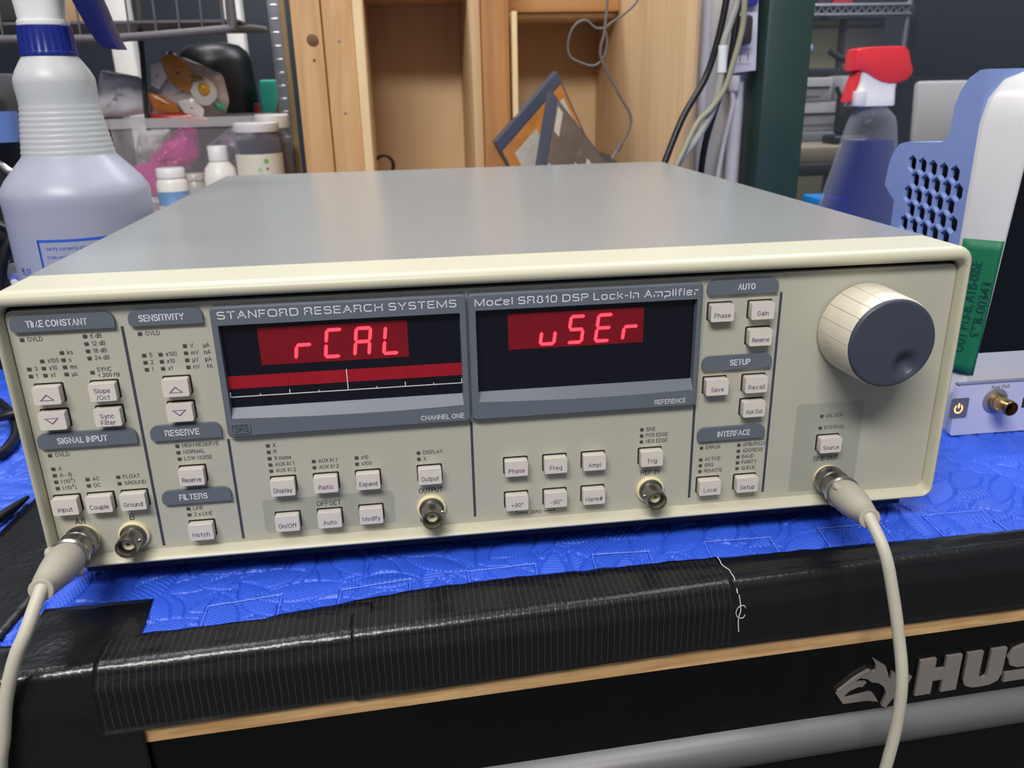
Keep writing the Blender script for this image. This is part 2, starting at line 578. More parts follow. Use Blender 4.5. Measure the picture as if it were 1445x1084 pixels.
# ------------------------------------------------------------------ the setting
WALLD = mat('dark slate wall', (44, 50, 60), 0.35, var=0.25, scale=3)
tag(MB().box(-2600, 3200, 2600, 2640, -880, 1900).build('wall_back', WALLD), kind='structure')
tag(MB().box(-2600, 3200, -1500, 2640, -900, -880).build('floor', mat('grey floor', (96, 94, 92), 0.6, var=0.1, scale=6)),
    kind='structure')
tag(MB().box(-2640, -2600, -200, 2640, -880, 1900).build('wall_left', mat('grey wall', (92, 94, 98), 0.7, var=0.1, scale=5)),
    kind='structure')
# white wall return with painted trim beside the shelf unit
WPAINT = mat('white wall paint', (214, 210, 206), 0.6, var=0.03, scale=8)
tag(MB().box(310, 412, 760, 1000, -880, 520).build('wall_right', WPAINT), kind='structure')
tag(MB().box(322, 341, 752, 760, -880, 520, bev=2).build('trim_1', mat('white trim', (206, 204, 206), 0.5)), kind='structure')
tag(MB().box(414, 476, 706, 770, -880, 520, bev=5).build('trim_2', mat('dark green painted post', (44, 66, 62), 0.42, var=0.08, scale=10)),
    kind='structure')
PANE = clear('window glass', (120, 130, 140), 0.03, 0.03)
tag(MB().box(476, 2200, 770, 774, -300, 900).build('window_1', PANE), kind='structure')
# pale mullions of the window behind the storage rack
for i, (xa, xb) in enumerate(((-612, -570), (-385, -352))):
    tag(MB().box(xa, xb, 1500, 1540, -880, 700, bev=3).build('trim_%d' % (3 + i), WPAINT), kind='structure')

# ------------------------------------------------------------------ workbench
TH = 0.0583                                 # the bench is turned a little against the instrument


def yr(x):
    return -50.2 + TH * x                   # front edge line of the bench


bench = empty('workbench', (0, 200, -880), 'workbench with black taped edge, pale wood rim and black drawer front',
              'workbench')
OAK = wood('pale rubberwood', (176, 134, 88), (216, 178, 128), 0, 260, 0.5, 1.2)
DRAWER = mat('black powder coat', (5, 6, 8), 0.25, var=0.2, scale=20, bump=0.05, bscale=700, spec=0.35)


def yf(x):
    return -51.4 + TH * x


mb = MB()                                   # tabletop with a slightly bowed lower edge
rows = []
for x in (-460, -164.5, 48, 253, 720):
    zb = -57 if x < -100 else -57 - 4.7 * (x + 110) / 363
    a, b, c = (x, yf(x), -32), (x, yf(x), zb), (x, 545, zb)
    rows.append([(x, 545, -32), a, b, c])
mb.grid(rows, close_u=True)
mb.build('tabletop', OAK, bench, angle=20)
mb = MB()
mb.grid([[(x, yf(x) + 1.0, -57), (x, yf(x) + 1.0, -400)] for x in (-214, 720)])
mb.grid([[(x, yf(x) + 30, -57), (x, yf(x) + 30, -400)] for x in (-214, 720)])
mb.grid([[(-214, yf(-214) + 1, -57), (-214, yf(-214) + 1, -400)], [(-214, yf(-214) + 30, -57), (-214, yf(-214) + 30, -400)]])
drawer = mb.build('drawer_front', DRAWER, bench)
MB().box(-205, 700, 20, 540, -860, -64).build('cabinet_body', DRAWER, bench)
# silver pull along the top of the lower drawer
SILV = mat('satin aluminium', (150, 148, 148), 0.38, metal=0.75, var=0.08, scale=30, stretch=(0.1, 1, 1))
rows = []
for x in (-214, 0, 263, 720):
    y, zt = yf(x), -103.5 - 0.0155 * (x - 50)
    rows.append([(x, y + 0.8, zt + 1.5), (x, y - 4, zt), (x, y - 8, zt - 3), (x, y - 9, zt - 8), (x, y - 7, zt - 15), (x, y - 2, zt - 19),
                 (x, y + 0.8, zt - 20)])
MB().grid(rows).build('drawer_pull', SILV, bench, angle=60)

# raised maker's badge: dog head and letters
BADGE = mat('brushed badge metal', (142, 134, 130), 0.36, metal=0.25, var=0.06, scale=60)


def badge(name, polys):
    mb = MB()
    for p in polys:
        n0 = len(mb.bm.verts)
        mb.prism(p, 0, -1.9, 'y', bev=0.4)
        mb.bm.verts.ensure_lookup_table()
        for v in list(mb.bm.verts)[n0:]:
            v.co.y += yf(v.co.x) + 1.0
    return mb.build(name, BADGE, drawer, angle=30)


badge('dog_head_emblem', [
    [(169.6, -70.1), (171.8, -71.9), (177.8, -76.4), (179.4, -80.3), (180.6, -84.0), (181.8, -85.1), (182.1, -80.9), (183.4, -81.4),
     (185.5, -83.7), (193.8, -85.6), (192.1, -90.5), (189.6, -95.8), (184.8, -97.8), (181.6, -102.9), (179.2, -101.2), (180.5, -95.7),
     (180.4, -92.5), (178.4, -88.9), (175.2, -86.3), (171.4, -85.2), (168.9, -82.8), (165.6, -81.8), (172.6, -78.3), (172.2, -74.3)],
    [(152.9, -89.5), (157.6, -85.2), (160.6, -83.7), (168.5, -84.7), (166.7, -87.2), (164.5, -86.8), (159.8, -88.4), (157.4, -90.7),
     (159.0, -93.0), (171.3, -91.6), (173.2, -92.4), (176.9, -98.2), (170.1, -96.3), (157.2, -96.0)],
    [(153.2, -88.0), (161.5, -81.2), (169.0, -77.2), (170.6, -78.2), (163.0, -82.4), (155.0, -87.4)]])
Hh = [(197.3, -76.7), (206.2, -76.7), (206.2, -83.7), (212, -83.7), (212, -76.7), (220.8, -76.7), (220.8, -98.4), (212, -98.4),
      (212, -90.5), (206.2, -90.5), (206.2, -98.4), (197.3, -98.4)]
Uu = [(224, -76.7), (232.9, -76.7), (232.9, -91), (233.4, -93), (235.3, -94), (237.2, -93), (237.7, -91), (237.7, -76.7),
      (246.5, -76.7), (246.5, -92.8), (244.8, -97), (240.6, -98.8), (235.3, -99.1), (230, -98.8), (225.8, -97), (224, -92.8)]
S = []
for cx, cz, R_, a0, a1 in ((260, -83.2, 6.6, 0, 270), (260, -92.0, 6.9, 90, -180)):
    pass
Ss = [(271.5, -76.7), (256, -76.7), (250.5, -78.6), (248.4, -83.6), (250.2, -88.2), (255, -90.2), (262.5, -90.6), (263.5, -92),
      (262.5, -93.2), (248.4, -93.2), (248.4, -98.6), (264, -98.8), (269.5, -97.4), (272, -92), (270.6, -87.6), (266.5, -85.4),
      (258.4, -84.6), (257.2, -83.3), (258.4, -82), (271.5, -82)]
Kk = [(275.5, -76.7), (284, -76.7), (284, -84), (290, -76.7), (300, -76.7), (291.5, -86.8), (301, -98.4), (290.4, -98.4), (284, -90),
      (284, -98.4), (275.5, -98.4)]
Yy = [(301.5, -76.7), (311, -76.7), (315, -83.6), (319, -76.7), (328.5, -76.7), (319.4, -90), (319.4, -98.4), (310.6, -98.4), (310.6, -90)]
for g in (Hh, Uu, Ss, Kk, Yy):
    badge('badge_letter', [g])

# ---- black cloth tape folded over the front edge


def tape_mat(name, rgb, rough, line):
    m = mat(name, rgb, rough, var=0.15, scale=30, bump=0.25, bscale=350, coat=0.5)
    nt = m.node_tree
    b = nt.nodes['Principled BSDF']
    mp = next(n for n in nt.nodes if n.type == 'MAPPING')
    wv = nt.nodes.new('ShaderNodeTexWave')          # the threads of the cloth backing
    wv.wave_type = 'BANDS'
    wv.bands_direction = 'X'
    wv.inputs['Scale'].default_value = 108
    wv.inputs['Distortion'].default_value = 0.6
    wv.inputs['Detail'].default_value = 2
    nt.links.new(mp.outputs[0], wv.inputs[0])
    cr = nt.nodes.new('ShaderNodeValToRGB')
    cr.color_ramp.elements[0].position = 0.90
    cr.color_ramp.elements[0].color = (0, 0, 0, 1)
    cr.color_ramp.elements[1].position = 1.0
    cr.color_ramp.elements[1].color = (line, line, line, 1)
    nt.links.new(wv.outputs['Color'], cr.inputs[0])
    n3 = nt.nodes.new('ShaderNodeTexNoise')
    n3.inputs['Scale'].default_value = 900
    nt.links.new(mp.outputs[0], n3.inputs['Vector'])
    mu = nt.nodes.new('ShaderNodeMath')
    mu.operation = 'MULTIPLY'
    nt.links.new(cr.outputs[0], mu.inputs[0])
    nt.links.new(n3.outputs['Fac'], mu.inputs[1])
    mix = next(n for n in nt.nodes if n.type == 'MIX')
    mx = nt.nodes.new('ShaderNodeMix')
    mx.data_type = 'RGBA'
    mx.inputs[7].default_value = (0.10, 0.10, 0.10, 1)
    nt.links.new(mu.outputs[0], mx.inputs[0])
    nt.links.new(mix.outputs[2], mx.inputs[6])
    b.inputs['Coat Weight'].default_value = 0.85
    b.inputs['Coat Roughness'].default_value = 0.24
    b.inputs['Specular IOR Level'].default_value = 0.2
    bp2 = nt.nodes.new('ShaderNodeBump')
    bp2.inputs['Strength'].default_value = 0.12 if line > 0.1 else 0.04
    bp2.inputs['Distance'].default_value = 0.0006
    nt.links.new(cr.outputs[0], bp2.inputs['Height'])
    bp1 = next(n for n in nt.nodes if n.type == 'BUMP' and n != bp2)
    nt.links.new(bp1.outputs[0], bp2.inputs['Normal'])
    nt.links.new(bp2.outputs[0], b.inputs['Normal'])
    nt.links.new(bp2.outputs[0], b.inputs['Coat Normal'])
    nt.links.new(mx.outputs[2], b.inputs['Base Color'])
    return m


TAPE_T = tape_mat('threaded black cloth tape', (9, 9, 11), 0.5, 0.45)
TAPE_M = tape_mat('matt black cloth tape', (9, 9, 11), 0.5, 0.05)
YM = [(-240, -38), (-190, -40.7), (-167, -39.7), (-116, -37.2), (-109, -34.7), (-80, -30.5), (-46.5, -25.6), (-14, -23.6), (20.3, -22.9),
      (90.2, -21.8), (163.1, -21.2), (256.8, -20.7), (420, -12), (720, 6)]


def ymat(x):
    for (xa, ya), (xb, yb) in zip(YM, YM[1:]):
        if x <= xb:
            return ya + (yb - ya) * (x - xa) / (xb - xa)
    return YM[-1][1]


def tape_strip(xa, xb, m, lift, zend, seed, jag=0.0, back=None, step=2.2):
    """cross-wise sheet: lies on the foam, rolls over the edge and hangs down to zend(x)"""
    rows = []
    n = max(4, int((xb - xa) / step))
    for i in range(n + 1):
        t = i / n
        x = xa + (xb - xa) * t
        y0 = (back(x) if back else ymat(x)) + 0.9 * noise.noise((x * 0.12, seed, 0))
        y1 = yr(x)
        row = []
        for k in range(13):                 # top
            s = k / 12
            y = y0 + (y1 + 5 - y0) * s
            bulge = 0.9 * noise.noise((x * 0.018 + seed, s * 1.3, 1)) + 0.35 * noise.noise((x * 0.06, s * 3 + seed, 4))
            z = -18.6 + lift + (bulge + 0.5) * math.sin(min(1, s * 1.1) * math.pi) * 1.3 + 0.7 * max(0, s - 0.75) * 4
            row.append((x, y, z))
        rr = 5.0 + 0.8 * noise.noise((x * 0.03, seed, 9))
        zt = row[-1][2]
        for k in range(1, 9):               # rounded edge
            a = math.radians(90 * k / 8)
            row.append((x, y1 + 5 - (rr + lift) * math.sin(a), zt - rr * (1 - math.cos(a))))
        ze = zend(x)
        z2, y2 = row[-1][2], row[-1][1]
        for k in range(1, 9):               # hanging front
            s = k / 8
            z = z2 + (ze - z2) * s
            y = y2 + (yf(x) - 1.8 - lift - y2) * min(1, s * 8) + 0.5 * noise.noise((x * 0.05, s * 2 + seed, 2)) * s * (1 - s) * 3
            row.append((x, y, z))
        if jag and i in (0, n):             # torn end
            sg = -1 if i == 0 else 1
            row = [(p[0] + sg * jag * noise.noise((p[1] * 0.35, p[2] * 0.35, seed)), p[1], p[2]) for p in row]
        rows.append(row)
    o = MB().grid(rows).build('tape_strip', m, bench, angle=70, solid=0.25)
    return o


tape_strip(-460, -165.5, TAPE_M, 0.0, lambda x: -92, 3.0, back=lambda x: -9.5 + 0.02 * x if -218 < x < -168.5 else ymat(x))
tape_strip(82, 720, TAPE_M, 0.05, lambda x: -49.6 - 0.016 * max(0, x - 60), 11.0)
tape_strip(-181, -70, TAPE_T, 0.45, lambda x: -48.4, 5.0, jag=1.6)
tape_strip(-79, 94, TAPE_T, 0.75, lambda x: -48.9 + 0.2 * noise.noise((x * .1, 0, 0)), 8.0, jag=1.2)
# tape lane running back along the left side
rows = []
for i in range(30):
    y = -44 + 150 * i / 29
    rows.append([(-274 + s * 50 + 0.08 * y, y, -18.5 + 0.4 * noise.noise((s * 2, y * 0.03, 6))) for s in [k / 10 for k in range(11)]])
MB().grid(rows).build('tape_strip', TAPE_M, bench, angle=70, solid=0.25)
# curled white threads at the torn tape end
WH = mat('white thread', (220, 220, 220), 0.8)
mb = MB()
pts = []
for i in range(9):
    pts.append((94 + 1.2 * noise.noise((i * .9, 1, 0)) + (i > 3) * 1.5, yr(94) + 22 - i * 2.9, -17.2 - max(0, i - 6) * 2.5))
mb.tube(pts, 0.2, 5, 3)
mb.tube([(95.5, yr(94) - 2.5, -22), (96.2, yr(94) - 4.2, -29), (95.4, yr(94) - 4.2, -34), (96, yr(94) - 4.4, -41)], 0.2, 5, 3)
mb.tube([(96 + 2.2 * math.cos(t * .8), yr(94) - 4.6, -28 + 2.4 * math.sin(t * .8) - t * .5) for t in range(9)], 0.15, 5, 3)
tag(mb.build('loose_thread', WH, bench), kind='stuff')

# ------------------------------------------------------------------ blue foam mat with pressed leaf pattern
foam = empty('foam_mat', (0, 100, -32), 'bright blue foam floor mat with pressed leaf pattern covering the workbench', 'mat')
rs = np.random.RandomState(4)
LEAF = []
for gx in range(-480, 460, 19):
    for gy in range(-60, 480, 14):
        if gy > 190 and gx > -200:
            continue
        LEAF.append((gx + rs.uniform(-6, 6), gy + rs.uniform(-5, 5), rs.uniform(0, math.pi), rs.uniform(15, 22), rs.uniform(6, 9), rs.randint(3)))
rs.shuffle(LEAF)
TEETH = [(-236, -52), (-236, -20), (-176, -20), (-172, -46), (-144, -46), (-144.2, -22), (-112, -17.8), (-112, -46), (-87, -46), (-85, -18.5), (-53, -14.6), (-55, -46), (-24, -46),
         (-26, -12.5), (7, -11), (5, -46), (33, -46), (36, -7.5), (64, -9), (62, -46), (90, -46), (94, -5), (128, -6), (124, -46), (150, -46), (156, -2), (190, -2),
         (186, -46), (212, -46), (216, 2), (250, 2), (248, -46), (276, -46), (280, 4), (312, 4), (310, -46), (340, -46)]


def mat_height(X, Y):
    H = np.zeros_like(X)
    base = np.sin(X * 2.3 + Y * 1.8) * np.sin(Y * 2.3 - X * 1.8)
    H += 0.36 * base
    for (cx, cy, a, L, w, kind) in LEAF:
        m = (np.abs(X - cx) < L + 1) & (np.abs(Y - cy) < L + 1)
        if not m.any():
            continue
        dx, dy = X[m] - cx, Y[m] - cy
        u, v = dx * math.cos(a) + dy * math.sin(a), -dx * math.sin(a) + dy * math.cos(a)
        d = w * (1 - (u / L) ** 2) - np.abs(v)
        ins = d > -0.6
        if kind == 0:
            tx = 0.34 * np.sin(u * 2.7)
        else:
            tx = 0.42 * np.sin(u * 2.9) * np.sin(v * 2.9)
        nh = tx * np.clip(d / 1.6, 0, 1) - 0.8 * np.exp(-(d / 0.7) ** 2) + 0.8 * np.clip(d / w, 0, 1)
        h = H[m]
        h[ins] = nh[ins]
        H[m] = h
    for (xa, ya), (xb, yb) in zip(TEETH, TEETH[1:]):
        m = (X > min(xa, xb) - 3) & (X < max(xa, xb) + 3) & (Y > min(ya, yb) - 3) & (Y < max(ya, yb) + 3)
        if not m.any():
            continue
        t = np.clip(((X[m] - xa) * (xb - xa) + (Y[m] - ya) * (yb - ya)) / ((xb - xa) ** 2 + (yb - ya) ** 2), 0, 1)
        d = np.hypot(X[m] - xa - t * (xb - xa), Y[m] - ya - t * (yb - ya))
        H[m] -= 1.6 * np.exp(-(d / 0.55) ** 2)
    return H


def foam_patch(name, x0, x1, y0, y1, st, flat=False):
    nx, ny = int((x1 - x0) / st) + 1, int((y1 - y0) / st) + 1
    if flat:
        nx = ny = 2
    X, Y = np.meshgrid(np.linspace(x0, x1, nx), np.linspace(0, 1, ny))
    lo = np.maximum(y0, -50.2 + TH * X + 7) if y0 < 40 else y0
    Y = lo + (y1 - lo) * Y
    Z = -19.7 + (0 if flat else mat_height(X, Y))
    V = np.stack([X, Y - 100, Z + 32], -1).reshape(-1, 3) * M
    idx = np.arange(nx * ny).reshape(ny, nx)
    F = np.stack([idx[:-1, :-1], idx[:-1, 1:], idx[1:, 1:], idx[1:, :-1]], -1).reshape(-1, 4)
    me = bpy.data.meshes.new(name)
    me.vertices.add(len(V))
    me.vertices.foreach_set('co', V.ravel())
    me.loops.add(F.size)
    me.loops.foreach_set('vertex_index', F.ravel())
    me.polygons.add(len(F))
    me.polygons.foreach_set('loop_start', np.arange(0, F.size, 4))
    me.polygons.foreach_set('loop_total', np.full(len(F), 4))
    me.polygons.foreach_set('use_smooth', np.ones(len(F), bool))
    me.update(calc_edges=True)
    me.materials.append(MATB)
    o = bpy.data.objects.new(name, me)
    COL.objects.link(o)
    o.parent = foam
    return o


JE = mat('pale cut foam edge', (112, 150, 250), 0.5)
for (xa, ya), (xb, yb) in zip(TEETH, TEETH[1:]):
    if max(ya, yb) > -40 and xb > -180:
        P = []
        for k in range(25):
            x, y = xa + (xb - xa) * k / 24, ya + (yb - ya) * k / 24
            x0_, y0_ = xa + (xb - xa) * k / 8, ya + (yb - ya) * k / 8
            if y > ymat(x) - 1.5:
                P.append((x, y, -19.45 + 0.12 * noise.noise((x * .4, y * .4, 0))))
        if len(P) > 1:
            MB().tube(P, 0.22, 6, 1).build('joint_edge', JE, foam)
foam_patch('mat_tile', -236, 344, -45, 62, 0.42)
foam_patch('mat_tile', -460, -236, -60, 470, 1.1)
foam_patch('mat_tile', 206, 430, 62, 130, 1.0)
foam_patch('mat_tile', 344, 700, -30, 62, 1.6)
MB().box(-236, 206, 62, 540, -31.9, -19.4).box(206, 700, 130, 540, -31.9, -19.4).box(-460, -236, 470, 540, -31.9, -19.4).build('mat_tile', MATB, foam)
MB().box(-455, 695, -20, 538, -31.9, -22.5).build('mat_base', MATB, foam)

side = empty('side_table', (520, 640, -880), 'dark side table behind the workbench under the clear blue bottle', 'table')
MB().box(296, 900, 552, 752, -32, -19.5, bev=2).build('table_top', mat('dark laminate', (40, 40, 44), 0.5), side)
for sx in (310, 886):
    for sy in (564, 738):
        MB().box(sx - 10, sx + 10, sy - 10, sy + 10, -878, -32).build('leg', BLACK, side)

# ------------------------------------------------------------------ lock-in amplifier
amp = empty('lock_in_amplifier', (0, 230, -19), 'cream and grey bench instrument with red displays on blue mat', 'instrument')
# front frame swept round the panel
prof = [(2.5, 0.8, 0.3, 2.9), (2.5, 0.8, 0.3, -0.6), (3.2, 1.3, 1.4, -4.4), (4.2, 1.8, 2.1, -5.7), (5.8, 2.5, 2.9, -6.1), (7.4, 3.2, 3.7, -5.7),
        (8.6, 3.7, 4.3, -4.4), (9.2, 4.0, 4.6, -2.4), (9.2, 4.0, 4.6, 0.0), (9.2, 4.0, 4.6, 27.0), (3.0, 1.3, 1.5, 27.0)]
rows = []
for a_, b_, c_, y in prof:
    P = rrect(-210 - b_, 210 + b_, -c_, 115.3 + a_, 3.2 + 0.65 * b_, 6)
    rows.append([(a, y, b) for a, b in P])
MB().grid(rows, close_u=True).build('front_bezel', BEZEL, amp, angle=40)
panel = MB().prism(rrect(-210.4, 210.4, -0.4, 115.7, 3, 5), 0, 3, 'y').build('front_panel', PANEL, amp)
mb = MB()
mb.prism(rrect(-212.6, 212.6, -3.6, 124.2, 2.2, 4), 28.4, 470, 'y')
mb.build('case_cover', LID, amp, angle=30)
MB().box(-204, 204, 5, 466, -13, -3.7, bev=1).build('lower_tray', mat('dark underside', (26, 26, 32), 0.6), amp)
MB().box(-211.5, 211.5, 3, 28.2, -2, 119).build('front_chassis', GAP, amp)
for x in (-180, 180):
    for y in (75, 420):
        MB().lathe([(0, 0), (9, 0), (10, 2), (11, 6), (0, 6)], (x, y, -19), seg=20).build('foot', RUBBER, amp)

# section headers with lettering
for s, x0, x1, z0, z1, tx, tw in (('TIME CONSTANT', -208.6, -167.6, 107.0, 113.8, -190.2, 24), ('SENSITIVITY', -162, -132, 107.0, 113.8, -148.6, 18.2),
                                  ('SIGNAL INPUT', -208.7, -167.6, 54.2, 61.3, -190.1, 20.8), ('RESERVE', -161.8, -131.7, 54.4, 61.5, -148.2, 14.6),
                                  ('FILTERS', -162, -131.7, 22.8, 29.6, -148.2, 12.4), ('AUTO', 88.8, 122.4, 107.3, 113.9, 107.1, 8.2),
                                  ('SETUP', 88.6, 122.4, 71.0, 77.9, 106.7, 10), ('INTERFACE', 88.4, 122.2, 34.7, 41.6, 106.4, 16.4)):
    h = MB().prism(rrect(x0, x1, z0, z1, (1.6, 0.5, 3.4, 3.4), 5), 0.2, -2.0, 'y', bev=0.7).build('section_header', SLATE, amp, angle=50)
    text(s, tx, (z0 + z1) / 2 - 0.1, 2.9, h, INKW, -2.06, 'c', w=tw, bold=0.015)

# divider lines and printed zones
for x, z0, z1 in ((-165.5, 1.1, 106.9), (-129.6, 1.4, 52.4), (-20.5, 2.9, 52.8), (86.5, 3.7, 53.5), (124.8, 3.6, 106.6)):
    MB().box(x - 0.62, x + 0.62, -0.10, 0.05, z0, z1).build('divider_line', SLATE_D, panel)
MB().prism(rrect(-119, -58.5, 3.2, 20.6, 2, 4), 0.05, -0.05, 'y').build('printed_zone', ZONE, panel)
MB().prism(rrect(138.5, 173.2, 2.2, 49.8, 1.6, 4), 0.05, -0.05, 'y').build('printed_zone', ZONE, panel)

# indicator lenses with their lettering
ledm = MB().box(-0.85, 0.85, -0.35, 0.1, -0.75, 0.75, bev=0.15).build('indicator_light', LED, panel, loc=(0, 0, 0))
first = True
LEDS = [(-205.9, 103.3, 'OVLD'), (-181, 103.4, '6 dB'), (-181, 100.1, '12 dB'), (-181, 96.9, '18 dB'), (-181, 93.7, '24 dB'),
        (-191.5, 96.8, 'ks'), (-191.5, 93.6, 's'), (-191.5, 90.4, 'ms'), (-191.5, 87.2, '\u00b5s'), (-200, 93.6, 'x100'), (-200, 90.4, 'x10'),
        (-200, 87.2, 'x1'), (-205.8, 90.4, '3'), (-205.8, 87.2, '1'), (-181, 87.3, ''),
        (-158.9, 103.2, 'OVLD'), (-141.6, 96.8, 'V'), (-141.6, 93.6, 'mV'), (-141.6, 90.4, '\u00b5V'), (-141.6, 87.2, 'nV'),
        (-158.8, 93.6, '5'), (-158.8, 90.4, '2'), (-158.8, 87.2, '1'), (-152.1, 93.6, 'x100'), (-152.1, 90.4, 'x10'), (-152.1, 87.2, 'x1'),
        (-205.7, 50.4, 'OVLD'), (-205.7, 43.8, 'A'), (-205.7, 40.6, 'A - B'), (-205.7, 37.4, 'I (10  )'), (-205.7, 34.2, 'I (10  )'),
        (-192.5, 37.6, 'AC'), (-192.5, 34.4, 'DC'), (-179.4, 37.6, 'FLOAT'), (-179.4, 34.4, 'GROUND'),
        (-151.9, 50.7, 'HIGH RESERVE'), (-151.9, 47.5, 'NORMAL'), (-151.9, 44.3, 'LOW NOISE'), (-151.9, 19.2, 'LINE'), (-151.9, 16, '2 x LINE'),
        (-112.9, 47.8, 'X'), (-112.9, 44.6, 'R'), (-112.9, 41.4, 'X noise'), (-112.9, 38.2, 'AUX IN 1'), (-112.9, 35.1, 'AUX IN 2'),
        (-93.5, 38.4, 'AUX IN 1'), (-93.5, 35.2, 'AUX IN 2'), (-74.1, 38.6, 'x10'), (-74.1, 35.4, 'x100'), (-45.6, 38.8, 'DISPLAY'), (-45.6, 35.6, 'X'),
        (61, 42.5, 'SINE'), (61, 39.3, 'POS EDGE'), (61, 36.1, 'NEG EDGE'), (91.3, 30.5, 'ERROR'), (91.3, 24.2, 'ACTIVE'), (91.3, 21, 'SRQ'),
        (91.3, 17.8, 'REMOTE'), (110.3, 30.6, 'GPIB/RS232'), (110.3, 27.4, 'ADDRESS'), (110.3, 24.2, 'BAUD'), (110.3, 21, 'PARITY'), (110.3, 17.8, 'QUEUE'),
        (151.7, 42.9, 'UNLOCK'), (151.7, 36.5, 'INTERNAL')]
for x, z, s in LEDS:
    if first:
        ledm.location = (Vector((x, 0, z)) - Vector(WLOC[panel.name])) * M
        first = False
    else:
        instance(ledm, 'indicator_light', panel, (x, 0, z))
    if s:
        text(s, x + 2.1, z, 2.0, panel, INK, -0.06, 'l', wf=0.80, bold=0.015, name='printed_lettering')


def lab(s, x, z, h, w=None, al='l', m=INK):
    return text(s, x, z, h, panel, m, -0.11, al, w=w, wf=0.8, bold=0.015, name='printed_lettering')


for k, s in enumerate(('\u00b5A', 'nA', 'pA', 'fA')):
    lab(s, -131.4, 96.8 - 3.2 * k, 2.0, al='r')
lab('SYNC', -179, 88.5, 2.0)
lab('< 200 Hz', -179, 85.9, 2.0)
lab('6', -199.45, 38.4, 1.3)
lab('8', -199.45, 35.2, 1.3)
lab('A/I', -199.7, 17, 3.0, w=4.2, al='c')
lab('B', -177, 17.2, 3.0, w=2.2, al='c')
lab('OUTPUT', -41, 19, 2.7, w=11.4, al='c')
lab('OFFSET', -88.8, 16.5, 2.7, w=11.3, al='c')
lab('REF IN', 65.9, 19.6, 2.8, w=9.2, al='c')
lab('SINE OUT', 156.4, 19.9, 2.8, w=13.4, al='c')
lab('ZERO', 9.3, 2.9, 1.7, w=5.4, al='c', m=SLATE_D)
mb = MB()
for x0, x1, z0, z1 in ((-0.3, 5.4, 2.7, 3.0), (13.2, 18.7, 2.7, 3.0), (-0.3, 0.0, 2.7, 6), (18.4, 18.7, 2.7, 6)):
    mb.box(x0, x1, -0.08, 0.02, z0, z1)
mb.build('printed_bracket', SLATE_D, panel)

# push buttons
cap_mb = MB()
cap_mb.prism(rrect(-5.4, 5.4, -3.9, 3.9, 0.7, 4), 0.2, -4.6, 'y', bev=0.85)
cap0 = cap_mb.build('button', CAPM, amp, angle=50, loc=(0, 0, 0))
gap0 = MB().prism(rrect(-5.95, 5.95, -4.3, 4.45, 0.7, 4), 0.04, -0.12, 'y').build('button_gap_shade', GAP, cap0, loc=(0, 0, 0))  # dark plate standing in for the shaded gap round each cap
BT = [(-199.5, 79.7, '^'), (-199.5, 68.1, 'v'), (-177, 79.7, 'Slope|/Oct'), (-177, 68.1, 'Sync|Filter'), (-147.1, 79.7, '^'), (-147.1, 68.1, 'v'),
      (-202.6, 27, 'Input'), (-188.2, 27, 'Couple'), (-173.7, 27, 'Ground'), (-146.9, 37, 'Reserve'), (-146.9, 9, 'Notch'),
      (-108, 28.3, 'Display'), (-88.7, 28.3, 'Ratio'), (-69.5, 28.3, 'Expand'), (-41, 28.5, 'Output'),
      (-108, 9.9, 'On/Off'), (-88.7, 9.9, 'Auto'), (-69.5, 10.2, 'Modify'), (-0.3, 29.2, 'Phase'), (18.5, 29.2, 'Freq'), (37.2, 29.2, 'Ampl'),
      (-0.3, 11, '+90\u00b0'), (18.5, 11, '\u201390\u00b0'), (37.2, 11, 'Harm#'), (65.3, 29, 'Trig'), (95.4, 10.8, 'Local'), (114.5, 10.8, 'Setup'),
      (156, 29, 'Source'), (95.5, 99.5, 'Phase'), (114.7, 99.5, 'Gain'), (114.7, 86.8, 'Reserve'), (95.5, 63.5, 'Save'), (114.7, 63.5, 'Recall'),
      (114.6, 51.1, 'Aux Out')]
for i, (x, z, s) in enumerate(BT):
    z -= 0.25
    c = cap0 if i == 0 else instance(cap0, 'button', amp, (x, 0, z))
    if i == 0:
        c.location = (Vector((x, 0, z)) - Vector(WLOC[amp.name])) * M
        WLOC[c.name] = (x, 0, z)
        gap0.location = (0, 0, 0)
    else:
        g = gap0.copy()
        g.name = 'button_gap_shade'
        COL.objects.link(g)
        g.parent = c
        g.location = (0, 0, 0)
    if s in '^v':
        sg = 1 if s == '^' else -1
        mb = MB()
        A = [(x - 3, z - 1.8 * sg), (x + 3, z - 1.8 * sg), (x, z + 1.1 * sg)]
        cx, cz = x, z - 0.9 * sg
        B = [(cx + (p - cx) * 0.72, cz + (q - cz) * 0.70) for p, q in A]
        for k in range(3):
            j = (k + 1) % 3
            mb.face([(A[k][0], -4.68, A[k][1] - .3), (A[j][0], -4.68, A[j][1] - .3), (B[j][0], -4.68, B[j][1] - .3), (B[k][0], -4.68, B[k][1] - .3)])
        mb.build('printed_arrow', INK2, c)
    elif '|' in s:
        a, b = s.split('|')
        text(a, x, z + 0.9, 2.2, c, INK2, -4.68, 'c', wf=0.84)
        text(b, x, z - 2.1, 2.2, c, INK2, -4.68, 'c', wf=0.84)
    else:
        text(s, x, z - 1.0, 2.3, c, INK2, -4.68, 'c', w=8.2 if len(s) > 5 else None, wf=0.86)

# display frames


